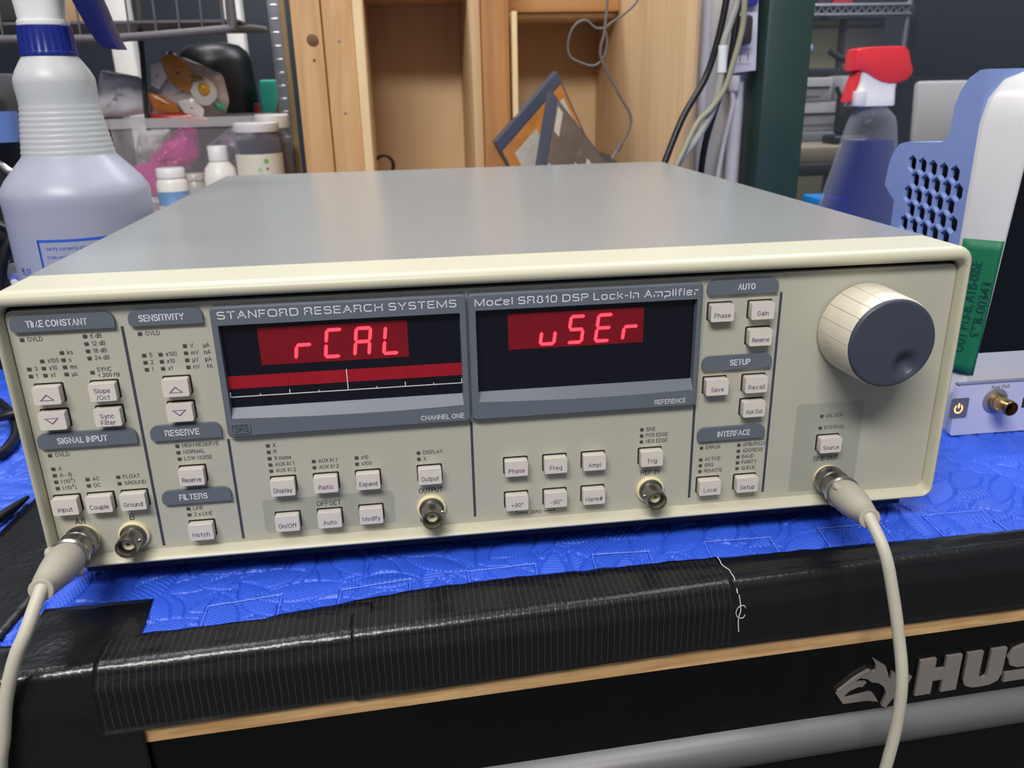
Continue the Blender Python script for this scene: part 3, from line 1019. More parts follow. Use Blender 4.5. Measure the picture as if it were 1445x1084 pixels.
def frame(X0, X1, Z0, Z1, x0, x1, z0, z1):
    k, m = 5, 8
    outer = rrect(X0, X1, Z0, Z1, 2.0, k, m)
    inner = rrect(x0, x1, z0 - 4.2, z1, 0.5, k, m)
    deep = rrect(x0 + 0.2, x1 - 0.2, z0, z1 - 0.2, 0.4, k, m)
    fr = []
    for (x, z) in inner:                    # the lower lip is a shallow curved slope
        if z < z0 - 3.5:
            t = (x - x0) / (x1 - x0)
            z = z0 - 3.4 - 1.9 * math.sin(math.pi * (0.08 + 0.72 * t))
        fr.append((x, z))
    o2 = rrect(X0 + 0.7, X1 - 0.7, Z0 + 0.7, Z1 - 0.7, 1.6, k, m)
    rows = [[(x, 0.2, z) for x, z in outer], [(x, -3.0, z) for x, z in outer], [(x, -3.8, z) for x, z in o2],
            [(x, -3.8, z) for x, z in fr], [(x, -0.4, z) for x, z in deep]]
    f = MB().grid(rows, close_u=True).build('display_frame', SLATE, amp, angle=28)
    MB().box(x0 - 0.5, x1 + 0.5, -0.45, -0.2, z0 - 0.5, z1 + 0.5).build('display_filter', SCREEN, f)
    return f


f1 = frame(-128.7, -20.6, 54.4, 113.8, -126, -23.7, 67.3, 105.8)
f2 = frame(-20.15, 86.1, 54.6, 113.8, -16.9, 83.6, 67.4, 106.4)
text('STANFORD RESEARCH SYSTEMS', -75.4, 110.2, 3.3, f1, INKW, -3.86, 'c', w=100.6, sq=3.6, t=0.125)
text('CHANNEL ONE', -23.8, 57.6, 2.3, f1, INKW, -3.86, 'r', w=19.6)
text('Model SR810 DSP Lock-In Amplifier', 33.2, 110.0, 3.3, f2, INKW, -3.86, 'c', w=100.6, sq=3.6, t=0.125)
text('REFERENCE', 80.6, 57.7, 2.3, f2, INKW, -3.86, 'r', w=15)
lg = MB()
o1, o2 = rrect(-126.9, -118.4, 56.2, 60.9, 1.4, 4), rrect(-126.4, -118.9, 56.7, 60.4, 1.1, 4)
lg.grid([[(x, -3.7, z) for x, z in o1], [(x, -4.3, z) for x, z in o1], [(x, -4.3, z) for x, z in o2], [(x, -3.7, z) for x, z in o2]], close_u=True)
lg = lg.build('logo_outline', SLATE, f1)
text('SRS', -122.65, 58.55, 2.7, f1, SLATE, -4.35, 'c', w=6.0, bold=0.01, name='logo_letters', thick=0.6)
# red windows, bar graph and printed scale
MB().box(-110.7, -46.9, -0.62, -0.4, 86.2, 103).build('digit_window', REDW, f1)
MB().box(-2.35, 59.8, -0.62, -0.4, 86.6, 103.1).build('digit_window', REDW, f2)
for k in range(4):
    a = -125.7 + 25.5 * k
    MB().box(a + 0.06, a + 25.44, -0.62, -0.4, 76.1, 81.9).build('bar_graph_block', REDB, f1)
mb = MB()
mb.box(-125.6, -24, -0.68, -0.55, 72.15, 72.45)
for k in range(9):
    h = {0: 2.2, 2: 2.2, 4: 9.9, 6: 2.2, 8: 2.2}.get(k, 0.9)
    x = -125.6 + 12.7 * k
    mb.box(x - 0.16, x + 0.16, -0.7, -0.55, 72.3, 72.3 + h)
mb.build('printed_scale', INKW, f1)


def digit(x, ch, f):
    w, h, t, z0 = 7.6, 13.5, 1.42, 87.7
    g = 0.36
    zm = h / 2
    T = t / 2
    hz = lambda z: [(g + T * .3, z), (g + T * 1.3, z + T), (w - g - T * 1.3, z + T), (w - g - T * .3, z), (w - g - T * 1.3, z - T), (g + T * 1.3, z - T)]
    vt = lambda xx, a, b: [(xx, a + g), (xx + T, a + g + T), (xx + T, b - g - T), (xx, b - g), (xx - T, b - g - T), (xx - T, a + g + T)]
    seg = {'a': hz(h - T), 'g': hz(zm), 'd': hz(T), 'f': vt(T, zm, h - T * .4), 'b': vt(w - T, zm, h - T * .4), 'e': vt(T, T * .4, zm), 'c': vt(w - T, T * .4, zm)}
    for s in {'r': 'eg', 'C': 'afed', 'A': 'abcefg', 'L': 'fed', 'u': 'edc', 'S': 'afgcd', 'E': 'afged'}[ch]:
        P = [(x + a + 0.13 * b, z0 + b) for a, b in seg[s]]
        MB().prism(P, -0.6, -0.85, 'y').build('digit_segment', SEG, f)


for k, ch in enumerate('rCAL'):
    digit(-96.6 + 12.65 * k, ch, f1)
for k, ch in enumerate('uSEr'):
    digit(11.3 + 12.65 * k, ch, f2)

# tuning knob
KX, KZ = 165.7, 87.4
knob_m = mat('cream knob plastic', (212, 204, 184), 0.45, var=0.07, scale=90)
mb = MB()
N = 20
rows = []
for r, y in ((21.3, -0.8), (21.7, -1.6), (21.6, -3), (20.9, -24.6), (20.4, -26.2), (19.7, -26.6), (17, -26.6)):
    row = []
    for i in range(N * 8):
        q = (i % 8)
        dr = 0.45 if (q == 0 and 18 < r and y > -26.3 and y < -1) else 0.0
        fl = 0.0 if q == 0 else 0.12 * (1 - abs(q - 4) / 4)
        a = 2 * math.pi * (i + (0.35 if q == 1 else -0.35 if q == 7 else 0)) / (N * 8)
        if q in (1, 7):
            a = 2 * math.pi * ((i // 8) * 8 + (0.28 if q == 1 else 7.72)) / (N * 8)
        row.append((KX + (r - dr - fl * 0) * math.cos(a), y, KZ + (r - dr) * math.sin(a)))
    rows.append(row)
mb.grid(rows, close_u=True)
mb.lathe([(0, 0.3), (10, 0.3), (10, 2.0), (0, 2.0)], (KX, 0, KZ), (0, -1, 0), 24)
knob = mb.build('tuning_knob', knob_m, amp, angle=22)
mb = MB()
rows = []
dx, dz = 7.6, -10.2
NR, NA = 34, 72
for j in range(NR + 1):
    r = 20.3 * j / NR
    row = []
    for i in range(NA):
        a = 2 * math.pi * i / NA
        x, z = r * math.cos(a), r * math.sin(a)
        q = math.hypot(x - dx, z - dz) / 8.0
        y = -27.9 + (3.6 * (math.cos(math.pi * min(q, 1)) + 1) / 2 if q < 1 else 0) - 0.25 * (1 - (r / 20.3) ** 2)
        if r > 19.6:
            y += (r - 19.6) * 1.6
        row.append((KX + x, y, KZ + z))
    rows.append(row)
rows.append([(KX + 20.3 * math.cos(2 * math.pi * i / NA), -25.0, KZ + 20.3 * math.sin(2 * math.pi * i / NA)) for i in range(NA)])
mb.grid(rows, close_u=True)
mb.build('knob_face', SLATE_D, knob, angle=50)

# coaxial sockets
def socket(x, z, parent=amp, y0=0.0, met=NICKEL, lug=0.0, collar=True, sc=1.0):
    s = MB().lathe([(5.9, 1.5), (5.9, 2.2), (4.85, 2.6), (4.85, 12.6), (4.7, 13.0), (4.15, 13.0), (4.05, 12.7), (4.05, 4), (2.9, 3.6)], (x, y0, z), (0, -1, 0), 40)
    for sg in (-1, 1):
        c, sn = math.cos(lug), math.sin(lug)
        s.lathe([(0.95, 4.6), (0.95, 5.6), (0.8, 5.9), (0, 5.9)], (x, y0 - 8.6, z), (sg * c, 0, sg * sn), 12)
    s = s.build('coaxial_socket', met, parent, angle=40)
    if collar:
        MB().lathe([(6.9, -0.1), (6.9, 1.4), (6.4, 1.9), (4.6, 1.9)], (x, y0, z), (0, -1, 0), 36).build('socket_collar', CREAM, s)
    MB().lathe([(4.05, 6.0), (2.6, 6.2), (2.6, 9.4), (1.2, 9.6), (1.0, 7)], (x, y0, z), (0, -1, 0), 28).build('socket_insulator', IVORY, s)
    MB().lathe([(1.05, 7), (1.05, 9.0), (0.45, 9.2), (0.4, 7)], (x, y0, z), (0, -1, 0), 16).build('socket_contact', BRASS, s)
    return s


socket(-199.4, 8.4)
socket(-177.4, 8.2, lug=0.3)
socket(-41.1, 9.8, lug=0.35)
socket(66.1, 10.4, lug=-0.2)
socket(158.1, 9.0)

# ------------------------------------------------------------------ coaxial cables plugged into it


def coax(name, x, z, pts, label, bend):
    """pts: cable path after the boot; bend: boot axis end point"""
    t = empty(name, (x, -4, z), label, 'cable', 'grey coaxial cables')
    e = Vector(bend)
    o = Vector((x, -2.6, z))
    ax = (e - o).normalized()
    L = (e - o).length
    k = 22
    rows = []
    mb = MB()
    mb.lathe([(5.0, 0.2), (6.8, 0.0), (7.5, 0.6), (7.5, 2.0), (7.1, 2.6), (7.1, 6.6), (7.6, 7.2), (7.6, 8.2), (7.1, 8.8), (7.1, 16.8), (5, 17.0)], o, ax, 48)
    sl = mb.build('plug_sleeve', NICKEL, t, angle=30)
    MB().lathe([(6.9, 15.8), (8.0, 16.1), (8.4, 17.0), (8.2, 18.1), (7.3, 18.6), (6.3, 18)], o, ax, 44).build('plug_ring', CHROME, t)
    u = ax.orthogonal().normalized()
    w = ax.cross(u)
    for a in (math.radians(60), math.radians(240)):      # bayonet slot windows and studs
        d = u * math.cos(a) + w * math.sin(a)
        p = o + ax * 4.6 + d * 6.6
        MB().lathe([(1.3, 0), (1.3, 0.5), (0.9, 0.65), (0.6, 0.2), (0, 0.2)], p, d, 14).build('bayonet_slot', GAP, sl)
    boot = MB().lathe([(6.2, 17.8), (7.1, 18.6), (7.6, 21), (7.6, 26), (7.0, 33), (5.4, L - 6), (4.5, L - 1.2), (4.7, L - 0.8), (4.7, L + 0.3), (4.2, L + 0.6),
                       (2.4, L + 0.2)], o, ax, 40).build('boot', BOOT, t, angle=50)
    for sg in (1, -1):
        p = o + ax * 23 + w * sg * 6.9
        MB().tube([p - ax * 2.6, p + w * sg * 0.7, p + ax * 3.2], [1.5, 1.8, 1.2], 10, 4).build('grip_rib', BOOT, boot)
    MB().tube([tuple(e - ax * 3)] + [tuple(e)] + pts, 2.65, 16, 8).build('cable_jacket', CABLE, t, angle=80)
    return t


coax('coaxial_cable', -199.4, 8.4, [(-200.2, -62, 4), (-205, -66, -6), (-210.5, -69, -22), (-214.4, -71, -39), (-218.2, -72, -53), (-222, -72, -80), (-224, -72, -120)],
     'grey coaxial cable plugged into the left A/I socket, hanging over the taped edge', (-196.5, -52, 16.6 - 1.5))
coax('coaxial_cable', 158.1, 9.0, [(154.6, -61, 2.5), (158.2, -66, -16), (161.5, -70, -36), (163.6, -74, -56), (164.2, -75, -80), (162.4, -75, -107), (158, -75, -150)],
     'grey coaxial cable plugged into the SINE OUT socket, crossing the drawer front', (152.2, -50, 15.3 - 1.5))

# ------------------------------------------------------------------ oscilloscope on the right
scope = empty('oscilloscope', (480, 150, -19), 'white and periwinkle blue oscilloscope with green tape beside the amplifier', 'instrument')
PERI = mat('periwinkle blue plastic', (128, 148, 204), 0.42, var=0.02, bump=0.05, bscale=1600)
LILAC = mat('pale lilac plastic', (196, 198, 220), 0.42, var=0.02)
OFFW = mat('off white plastic', (206, 204, 206), 0.36, var=0.02)
X0, X1 = 293.0, 683.0
# blue rear body: tall part, then a lower one, honeycomb vents cut right through the side skin
side = [(115, -6), (188, -6), (190.5, 118), (197, 122), (204.5, 127), (202.5, 142), (199.5, 149), (193, 155.5), (186, 157.2), (148.5, 159.2), (143, 162), (141, 167),
        (140.5, 181), (137, 189.5), (131, 197), (122, 201.4), (115, 201.8)]
HEX = []
for r in range(10):
    for c in range(6):
        y = 175.8 - 11.4 * c - (5.7 if r % 2 else 0)
        z = 144 - 9.9 * r - (175.8 - y) * 0.06
        if (r < 2 and c == 5) or y < 121 or z < 56:
            continue
        HEX.append((y, z))
t = bmesh.new()
outer = [t.verts.new((X0, y, z)) for y, z in side]
oe = [t.edges.new((outer[i], outer[(i + 1) % len(outer)])) for i in range(len(outer))]
he = []
hexloops = []
for y, z in HEX:
    lp = [t.verts.new((X0, y + 5.35 * math.sin(math.radians(60 * k)), z + 5.7 * math.cos(math.radians(60 * k)))) for k in range(6)]
    hexloops.append([v.co.copy() for v in lp])
    he += [t.edges.new((lp[k], lp[(k + 1) % 6])) for k in range(6)]
bmesh.ops.triangle_fill(t, use_beauty=True, use_dissolve=False, edges=oe + he)
# keep only faces outside the holes
for f in list(t.faces):
    c = f.calc_center_median()
    if any(math.hypot(c.y - y, c.z - z) < 3.9 for y, z in HEX):
        t.faces.remove(f)
mb = MB()
mb.add(t)
for lp in hexloops:
    cy, cz = sum(p.y for p in lp) / 6, sum(p.z for p in lp) / 6
    for k in range(6):
        a, b = lp[k], lp[(k + 1) % 6]
        sh = lambda p: (X0 + 2.6, cy + (p.y - cy) * 0.9, cz + (p.z - cz) * 0.9)
        mb.face([a, b, sh(b), sh(a)])
n = len(side)
for i in range(n):                          # skin running over the top and back, corner rounded over the tall part
    (ya, za), (yb, zb) = side[i], side[(i + 1) % n]
    mb.face([(X0, ya, za), (X0, yb, zb), (X1, yb, zb), (X1, ya, za)])
mb.build('rear_shell', PERI, scope, angle=30)
MB().box(X0 + 8, X1 - 4, 116, 186, -4, 150).build('inner_chassis', mat('dark blue grey metal', (16, 18, 30), 0.6), scope)
# white front frame with a raked left flank
OC = [(-19, 299.5), (30, 303), (100, 307.5), (172, 312.5), (186, 318), (196, 327), (201, 340)]
rows = []
for (z, xr), xs in zip(OC, (294, 293.2, 293.0, 293.0, 296, 304, 318)):
    rows.append([(xs, 115.5, z), (xs + 0.3, 112, z), (xr - 2, 98.8, z - 0.3), (xr, 97.2, z - 0.8), (xr + 1.8, 96.8, z - 1.2)])
mb = MB().grid(rows)
zt = [(201, 340), (201.8, 400), (201.8, X1)]
mb.grid([[(x, 115.5, z), (x, 112, z), (x, 98.8, z - 0.3), (x, 97.2, z - 0.8), (x, 96.8, z - 1.8)] for z, x in [(201.8, 400), (201.8, X1)]])
mb.grid([rows[-1], [(400, 115.5, 201.8), (400, 112, 201.8), (400, 98.8, 201.5), (400, 97.2, 200.8), (400, 96.8, 200)]])
# front face ring round the screen
mb.grid([[(xr + 1.8, 96.8, z - 1.2), (sx, 96.6, sz)] for (z, xr), (sx, sz) in zip(OC, ((303.5, 35), (303.8, 38), (308.4, 100), (313.5, 165), (316, 176), (322, 180), (330, 181)))])
mb.grid([[(341, 96.8, 199.8), (330, 96.6, 181)], [(X1 - 60, 96.8, 199.8), (X1 - 120, 96.6, 181)], [(X1 - 8, 96.8, 190), (X1 - 120, 96.6, 60)],
         [(X1 - 8, 96.8, 16), (X1 - 120, 96.6, 35)], [(301.3, 96.8, 16), (303.5, 96.6, 35)]])
mb.grid([[(X1 - 8, 96.8, -19), (X1, 112, -19)], [(X1 - 8, 96.8, 200), (X1, 112, 200)]])
fr = mb.build('front_frame', OFFW, scope, angle=40)
SCR = mat('dark oscilloscope screen', (12, 14, 24), 0.12, var=0.2, scale=8, spec=0.4)
MB().prism([(303.2, 34.6), (X1 - 119, 34.6), (X1 - 119, 182), (329, 182), (321, 181), (315, 177), (313, 165), (308, 100)], 97.6, 99.5, 'y').build('screen', SCR, scope)
# lilac control strip along the foot of the front
cs = MB().prism(rrect(292.5, X1 - 4, -18.6, 15.6, 1.5, 3), 97, 92.6, 'y', bev=0.8).build('control_strip', LILAC, scope)
MB().box(292.5, X1 - 4, 92.4, 96, 15.7, 16.6).build('groove', mat('grey blue groove', (110, 116, 150), 0.5), scope)
MB().prism(rrect(289.6, 301.5, -6.4, 7.2, 1.4, 4), 92.7, 92.2, 'y', bev=0.3).build('power_button', mat('grey key', (104, 104, 116), 0.5), cs)
PW = mat('amber power icon', (255, 190, 110), 0.5, emit=(255, 190, 110), es=1.6)
mb = MB()
A = [(295.0 + 3.0 * math.sin(a), 92.1, 0.0 + 3.2 * math.cos(a)) for a in [math.radians(35 + 290 * k / 18) for k in range(19)]]
B = [(295.0 + 2.1 * math.sin(a), 92.1, 0.0 + 2.3 * math.cos(a)) for a in [math.radians(35 + 290 * k / 18) for k in range(19)]]
mb.grid([A, B])
mb.face([(294.5, 92.1, 0.4), (295.5, 92.1, 0.4), (295.5, 92.1, 3.8), (294.5, 92.1, 3.8)])
mb.build('power_icon', PW, cs)
MB().lathe([(8.4, 0), (8.4, 0.6), (7.8, 0.9), (5, 0.9)], (319.5, 92.6, 3.8), (0, -1, 0), 32).build('socket_plate', mat('dull zinc', (150, 150, 160), 0.5, metal=0.6), cs)
s = MB().lathe([(5.6, 0.6), (5.6, 4.2), (4.85, 4.6), (4.85, 14.6), (4.6, 15), (4.1, 15), (4.0, 5), (2.2, 5), (2.2, 9), (0, 9)], (319.5, 92.6, 3.8), (0, -1, 0), 36)
for sg in (-1, 1):
    s.lathe([(0.95, 4.6), (0.95, 5.8), (0, 5.9)], (319.5, 83.5, 3.8), (sg * .9, 0, sg * .43), 12)
s.build('coaxial_socket', BRASS, cs, angle=40)
text('Aux Out', 321.5, 13.2, 2.4, cs, INK, 92.5, 'c', w=12.4, bold=0.03)
MB().box(339, 353, 92.3, 92.9, -2.6, 4.4, bev=0.3).build('usb_port', GAP, cs)
MB().box(340.5, 351.5, 92.0, 92.5, 1.6, 3.4).build('usb_tongue', OFFW, cs)
# green tape with handwriting on the raked flank
GT = mat('green label tape', (20, 108, 72), 0.5, var=0.05, scale=30)


def flank(s, z):
    """point on the raked flank: s 0 (rear) to 1 (ridge)"""
    for (za, xa), (zb, xb) in zip(OC, OC[1:]):
        if z <= zb:
            k = (z - za) / (zb - za)
            xr = xa + (xb - xa) * k
            break
    return Vector((293.2 + (xr - 2 - 293.2) * s - 0.45, 112 + (98.8 - 112) * s - 0.35, z))


rows = []
for i in range(14):
    z = 20.5 + 84.5 * i / 13
    p = flank(1, z)
    rows.append([flank(k / 4, z) for k in range(5)] + [(p.x + 1.3, p.y - 1.7, z), (p.x + 4.2 - 0.012 * (z - 20), p.y - 2.1, z)])
MB().grid(rows).build('green_tape', GT, scope, angle=60, solid=0.15)
GI = mat('dark green marker ink', (8, 66, 62), 0.5)


def hand(s, z0, z1, a, b):
    V, F = glyphs(s, 0.012)
    mx, mn = max(v[0] for v in V), min(v[0] for v in V)
    mb = MB()
    vs = []
    for u, v in V:
        z = z0 + (z1 - z0) * (u - mn) / (mx - mn)
        q = a + (b - a) * v / CAPH
        p = flank(min(q, 1), z)
        if q > 1:
            p.x += (q - 1) * 13 + 0.4
            p.y -= 1.6
        vs.append(mb.bm.verts.new((p.x - 0.25, p.y - 0.25, z)))
    for f in F:
        try:
            mb.bm.faces.new([vs[i] for i in f])
        except ValueError:
            pass
    return mb


mb = hand('OUT P13-B, ATB-00SE', 34, 92, 0.72, 0.36)
mb.build('handwriting', GI, scope)
hand('STB-00343', 45, 80, 1.12, 0.84).build('handwriting', GI, scope)

# ------------------------------------------------------------------ spray bottle on the left
bx, by = -262.0, 240.0
sb = empty('spray_bottle', (bx, by, -19.4), 'milky spray bottle with navy collar and trigger left of the amplifier', 'spray bottle')
MILK = mat('milky polyethylene', (196, 198, 200), 0.38, var=0.03, scale=20, trans=0.12)
LIQ = mat('bluish cleaning liquid seen through plastic', (170, 173, 190), 0.36, var=0.02, trans=0.12)
pf = [(44.2, -19.2), (45, -14), (45, 126), (45.2, 131), (45.6, 137), (44.8, 141)]
up = [(44.8, 141), (41, 147), (34.5, 154.5), (28.6, 161)]
rib = []
for k in range(9):
    z = 163 + k * 3.35
    r = 27.6 - k * 0.52
    rib += [(r, z), (r + 0.35, z + 1.1), (r - 0.1, z + 2.3)]
top = [(23.2, 194), (23.4, 199), (23.8, 206), (23.5, 209), (21.5, 213.5), (18.3, 218.5), (16.4, 221.2), (15.6, 223)]
MB().lathe([(0, -19.2)] + pf + up[1:] + [(28.0, 162)], (bx, by, 0), seg=64).build('filled_body', LIQ, sb, angle=25)
MB().lathe([(28.0, 162)] + rib + top + [(13, 223)], (bx, by, 0), seg=64).build('grip_neck', MILK, sb, angle=60)
rows = []
for r, z in ((15.2, 221.6), (16.6, 222), (16.7, 224), (15.9, 224.6), (15.8, 239), (15.2, 239.6), (12, 239.6)):
    rows.append([(bx + (r + (0.5 if (i % 4 < 2 and 224.6 <= z <= 232) else 0)) * math.cos(2 * math.pi * i / 96),
                  by + (r + (0.5 if (i % 4 < 2 and 224.6 <= z <= 232) else 0)) * math.sin(2 * math.pi * i / 96), z) for i in range(96)])
MB().grid(rows, close_u=True).build('screw_collar', NAVY, sb, angle=30)
mb = MB()
mb.lathe([(10, 238), (14.6, 239.4), (14.9, 241), (14.6, 242.6), (13.6, 243)], (bx, by, 0), seg=48)
rows = []
for z, w, d in ((242.8, 13.2, 13), (252, 13.8, 13), (262, 14.6, 14), (275, 15, 16), (288, 13.5, 16), (294, 10, 12)):
    rows.append([(bx + px, by + py, z) for px, py in rrect(-w, w, -d, d, min(w, d) * 0.8, 6)])
mb.grid(rows, close_u=True)
mb.box(bx + 4, bx + 62, by - 9, by + 9, 268, 290, bev=5)
mb.lathe([(0, 0), (7.5, 0), (8, 9), (5, 9.5), (0, 9.5)], (bx + 62, by, 280), (1, 0, 0), 24)
mb.build('sprayer_head', WHITE, sb, angle=45)
tr = [(bx + 14, 270), (bx + 20, 259), (bx + 24.5, 247), (bx + 29, 236), (bx + 32.5, 229), (bx + 35.5, 226.2), (bx + 39, 225.4), (bx + 45, 225.4),
      (bx + 43.2, 229.5), (bx + 40, 240), (bx + 37.5, 250), (bx + 34.5, 260), (bx + 31, 272)]
MB().prism(tr, by - 9, by + 9, 'y', bev=1.2).build('trigger', mat('dark navy plastic', (18, 24, 84), 0.3), sb, angle=40)
# blue print wrapped round the body
PB = mat('blue bottle print', (44, 92, 196), 0.5)


def wrap(x, z):
    a = (x - bx) / 45.0
    return (bx + 45.15 * math.sin(a), by - 45.15 * math.cos(a), z)


def wrapbox(x0, x1, z0, z1):
    n = max(1, int(abs(x1 - x0) / 3))
    xs = [x0 + (x1 - x0) * i / n for i in range(n + 1)]
    return [[wrap(x, z0) for x in xs], [wrap(x, z1) for x in xs]]


mb = MB()
mb.grid(wrapbox(bx - 14, bx + 48, 112.0, 113.6))
mb.grid(wrapbox(bx - 14, bx - 12.6, 40, 113.6))
mb.grid(wrapbox(bx + 46.6, bx + 48, 40, 113.6))
mb.grid(wrapbox(bx - 34, bx - 24, 90.6, 91.1))
mb.grid(wrapbox(bx - 34, bx - 24, 66.6, 67.1))
mb.build('label_outline', PB, sb)
text('Verify contents of bottle by writing product', bx - 9, 108.0, 2.2, sb, PB, 0, w=54, fn=wrap)
text('from original product label in box below', bx - 9, 102.6, 2.2, sb, PB, 0, w=52, fn=wrap)
text('ML. OZ', bx - 34, 93.4, 2.8, sb, PB, 0, w=10, fn=wrap, bold=0.03)
text('ML. OZ', bx - 34, 69.4, 2.8, sb, PB, 0, w=10, fn=wrap, bold=0.03)

# ------------------------------------------------------------------ clear bottle with red trigger behind the amplifier
gx, gy = 506.0, 600.0
gb = empty('glass_cleaner_bottle', (gx, gy, -19.4), 'clear bottle of blue liquid with red and white spray trigger behind the amplifier', 'spray bottle')
CLB = clear('clear bottle plastic', (214, 220, 226), 0.05, 0.05)
RED = mat('glossy red plastic', (230, 58, 64), 0.22, var=0.03, coat=0.4)
BLIQ = mat('blue window cleaner', (26, 58, 170), 0.05, var=0.1, scale=12, trans=0.75, ior=1.1)


def ovals(spec, grow=0.0):
    rows = []
    for z, xl, xr, d in spec:
        cx, rx, ry = (xl + xr) / 2, (xr - xl) / 2 + grow, d + grow
        rows.append([(cx + rx * math.copysign(abs(math.cos(a)) ** 0.8, math.cos(a)), gy + ry * math.copysign(abs(math.sin(a)) ** 0.8, math.sin(a)), z)
                     for a in [2 * math.pi * i / 40 for i in range(40)]])
    return rows


BS = [(-19.2, 428, 566, 30), (0, 430, 566, 32), (30, 445, 562, 32), (54, 455, 557, 31), (80, 462, 549, 30), (105, 469, 541, 28), (130, 475, 536.5, 26),
      (146, 479, 534, 24), (155, 482, 531.5, 22), (161, 486, 526, 18), (165, 490, 522, 15), (170, 491, 521, 14)]
mb = MB()
mb.grid(ovals(BS), close_u=True)
mb.build('bottle_wall', CLB, gb, angle=70)
lq = [(z, xl + 3, xr - 3, d - 3) for z, xl, xr, d in BS if z <= 130]
mb = MB()
R = ovals(lq)
mb.grid(R, close_u=True)
mb.face(R[-1])
mb.face(R[0])
mb.build('blue_liquid', BLIQ, gb, angle=50)
mb = MB()
rows = []
for z, xl, xr, d in ((167.6, 475.8, 526, 15), (170, 475.4, 526.4, 15.2), (178, 478, 527, 13), (187, 479, 528, 10.4), (196, 481.5, 530, 9.6), (205, 480, 534, 9.4), (212, 476, 536, 9.2)):
    rows.append([(a, gy + b, z) for a, b in rrect(xl, xr, -d, d, 7, 5)])
mb.grid(rows, close_u=True)
mb.face(rows[0])
mb.box(474.4, 488, gy - 16, gy - 6, 168, 184.6, bev=1.5)
mb.build('sprayer_body', WHITE, gb, angle=40)
hd = [(471.6, 206.6), (479, 206.4), (487, 203.4), (496, 198.2), (506, 193.6), (517, 191.4), (529, 192.0), (538, 195.4), (543, 201), (543.6, 207), (540, 214), (537.6, 221.5),
      (535.4, 227.4), (530, 231.6), (521, 232.2), (505, 232.0), (490, 231.6), (477, 230.6), (472.6, 228.6), (471.4, 222)]
MB().prism(hd, gy - 12, gy + 12, 'y', bev=3.2).build('trigger_hood', RED, gb, angle=40)
MB().prism([(478, 207), (474.6, 197), (471.6, 186), (468.6, 172.6), (473.4, 172.6), (477, 182), (481.4, 196), (483, 207)], gy - 8, gy + 8, 'y', bev=1).build('trigger', RED, gb, angle=40)

# ------------------------------------------------------------------ timber shelf unit behind
unit = empty('timber_shelf_unit', (100, 860, -880), 'open shelf unit of raw timber studs and plywood behind the amplifier', 'shelf unit')
PINE = wood('yellow pine stud', (182, 138, 90), (208, 166, 116), 2, 42, 0.6, 1.5)
PINE2 = wood('orange pine stud', (150, 98, 50), (182, 128, 74), 2, 42, 0.6, 1.5)
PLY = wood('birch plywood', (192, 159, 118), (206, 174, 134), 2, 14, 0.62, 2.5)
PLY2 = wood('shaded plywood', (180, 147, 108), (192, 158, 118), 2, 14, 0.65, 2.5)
EDGE = wood('plywood edge', (214, 182, 136), (232, 204, 160), 2, 60, 0.65, 0.5)
PINEH = wood('yellow pine rail', (160, 112, 68), (192, 144, 92), 0, 42, 0.6, 1.5)


def board(name, x0, x1, y0, y1, z0, z1, m, bev=0.8):
    return MB().box(x0, x1, y0, y1, z0, z1, bev=bev).build(name, m, unit)


KN = mat('pine knot', (112, 74, 52), 0.6)
s1 = board('stud', -170, -134.6, 760, 850, -870, 420, PINE, 1.5)
MB().lathe([(7, 0), (6.4, 0.3), (0, 0.4)], (-146.5, 759.9, 256), (0, -1, 0), 20, sx=1.0, sy=1.1).build('knot', KN, s1)
MB().lathe([(2, 0), (1.6, 0.3), (0, 0.3)], (-147, 759.9, 233), (0, -1, 0), 12).build('knot', KN, s1)
s2 = board('stud', -133.4, -96.2, 764, 852, -870, 420, PINE, 1.5)
for z in (255, 170):
    MB().lathe([(1.7, 0), (1.7, 0.4), (0, 0.5)], (-115, 764, z), (0, -1, 0), 10).build('screw_head', STEEL, s2)
board('plywood_side', -95.6, -84, 757, 978, -870, 420, EDGE)
board('plywood_back', -96, 300, 978, 990, -870, 420, PLY)
board('plywood_side', 50, 62, 775, 978, -870, 420, PLY)
board('stud', 62.6, 97, 760, 850, -870, 420, PINE2, 1.5)
board('plywood_side', 100.4, 107, 757, 978, -870, 286, EDGE)
board('shelf_board', 107, 258.8, 852, 978, 284.5, 290, EDGE)
board('rail', 97, 258.8, 838, 876, 290.5, 334, PINEH, 1.5)
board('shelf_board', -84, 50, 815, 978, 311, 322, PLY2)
sd = board('plywood_side', 259, 270, 552, 985, -870, 420, PLY)
MB().box(270.2, 272, 552.5, 752, -870, 420).build('edge_strip', PINE, unit)
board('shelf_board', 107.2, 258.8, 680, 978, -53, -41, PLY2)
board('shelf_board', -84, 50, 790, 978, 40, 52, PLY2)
MB().lathe([(13, 0), (16, 0), (16, 9), (13, 9), (13, 0)], (-76, 905, 92), (0.3, -1, 0), 28).build('cable_grommet', BLACK, unit)

# ------------------------------------------------------------------ disc cases leaning in the cubby
CASE = mat('slate blue case plastic', (78, 86, 104), 0.35, var=0.05)
ORNG = mat('orange printed cover', (204, 136, 62), 0.3, var=0.35, scale=28, coat=0.3)
GREYC = mat('grey brown printed cover', (112, 102, 94), 0.24, var=0.3, scale=24, coat=0.4)
PAPR = mat('pale printed patch', (206, 200, 190), 0.5, var=0.12, scale=160)


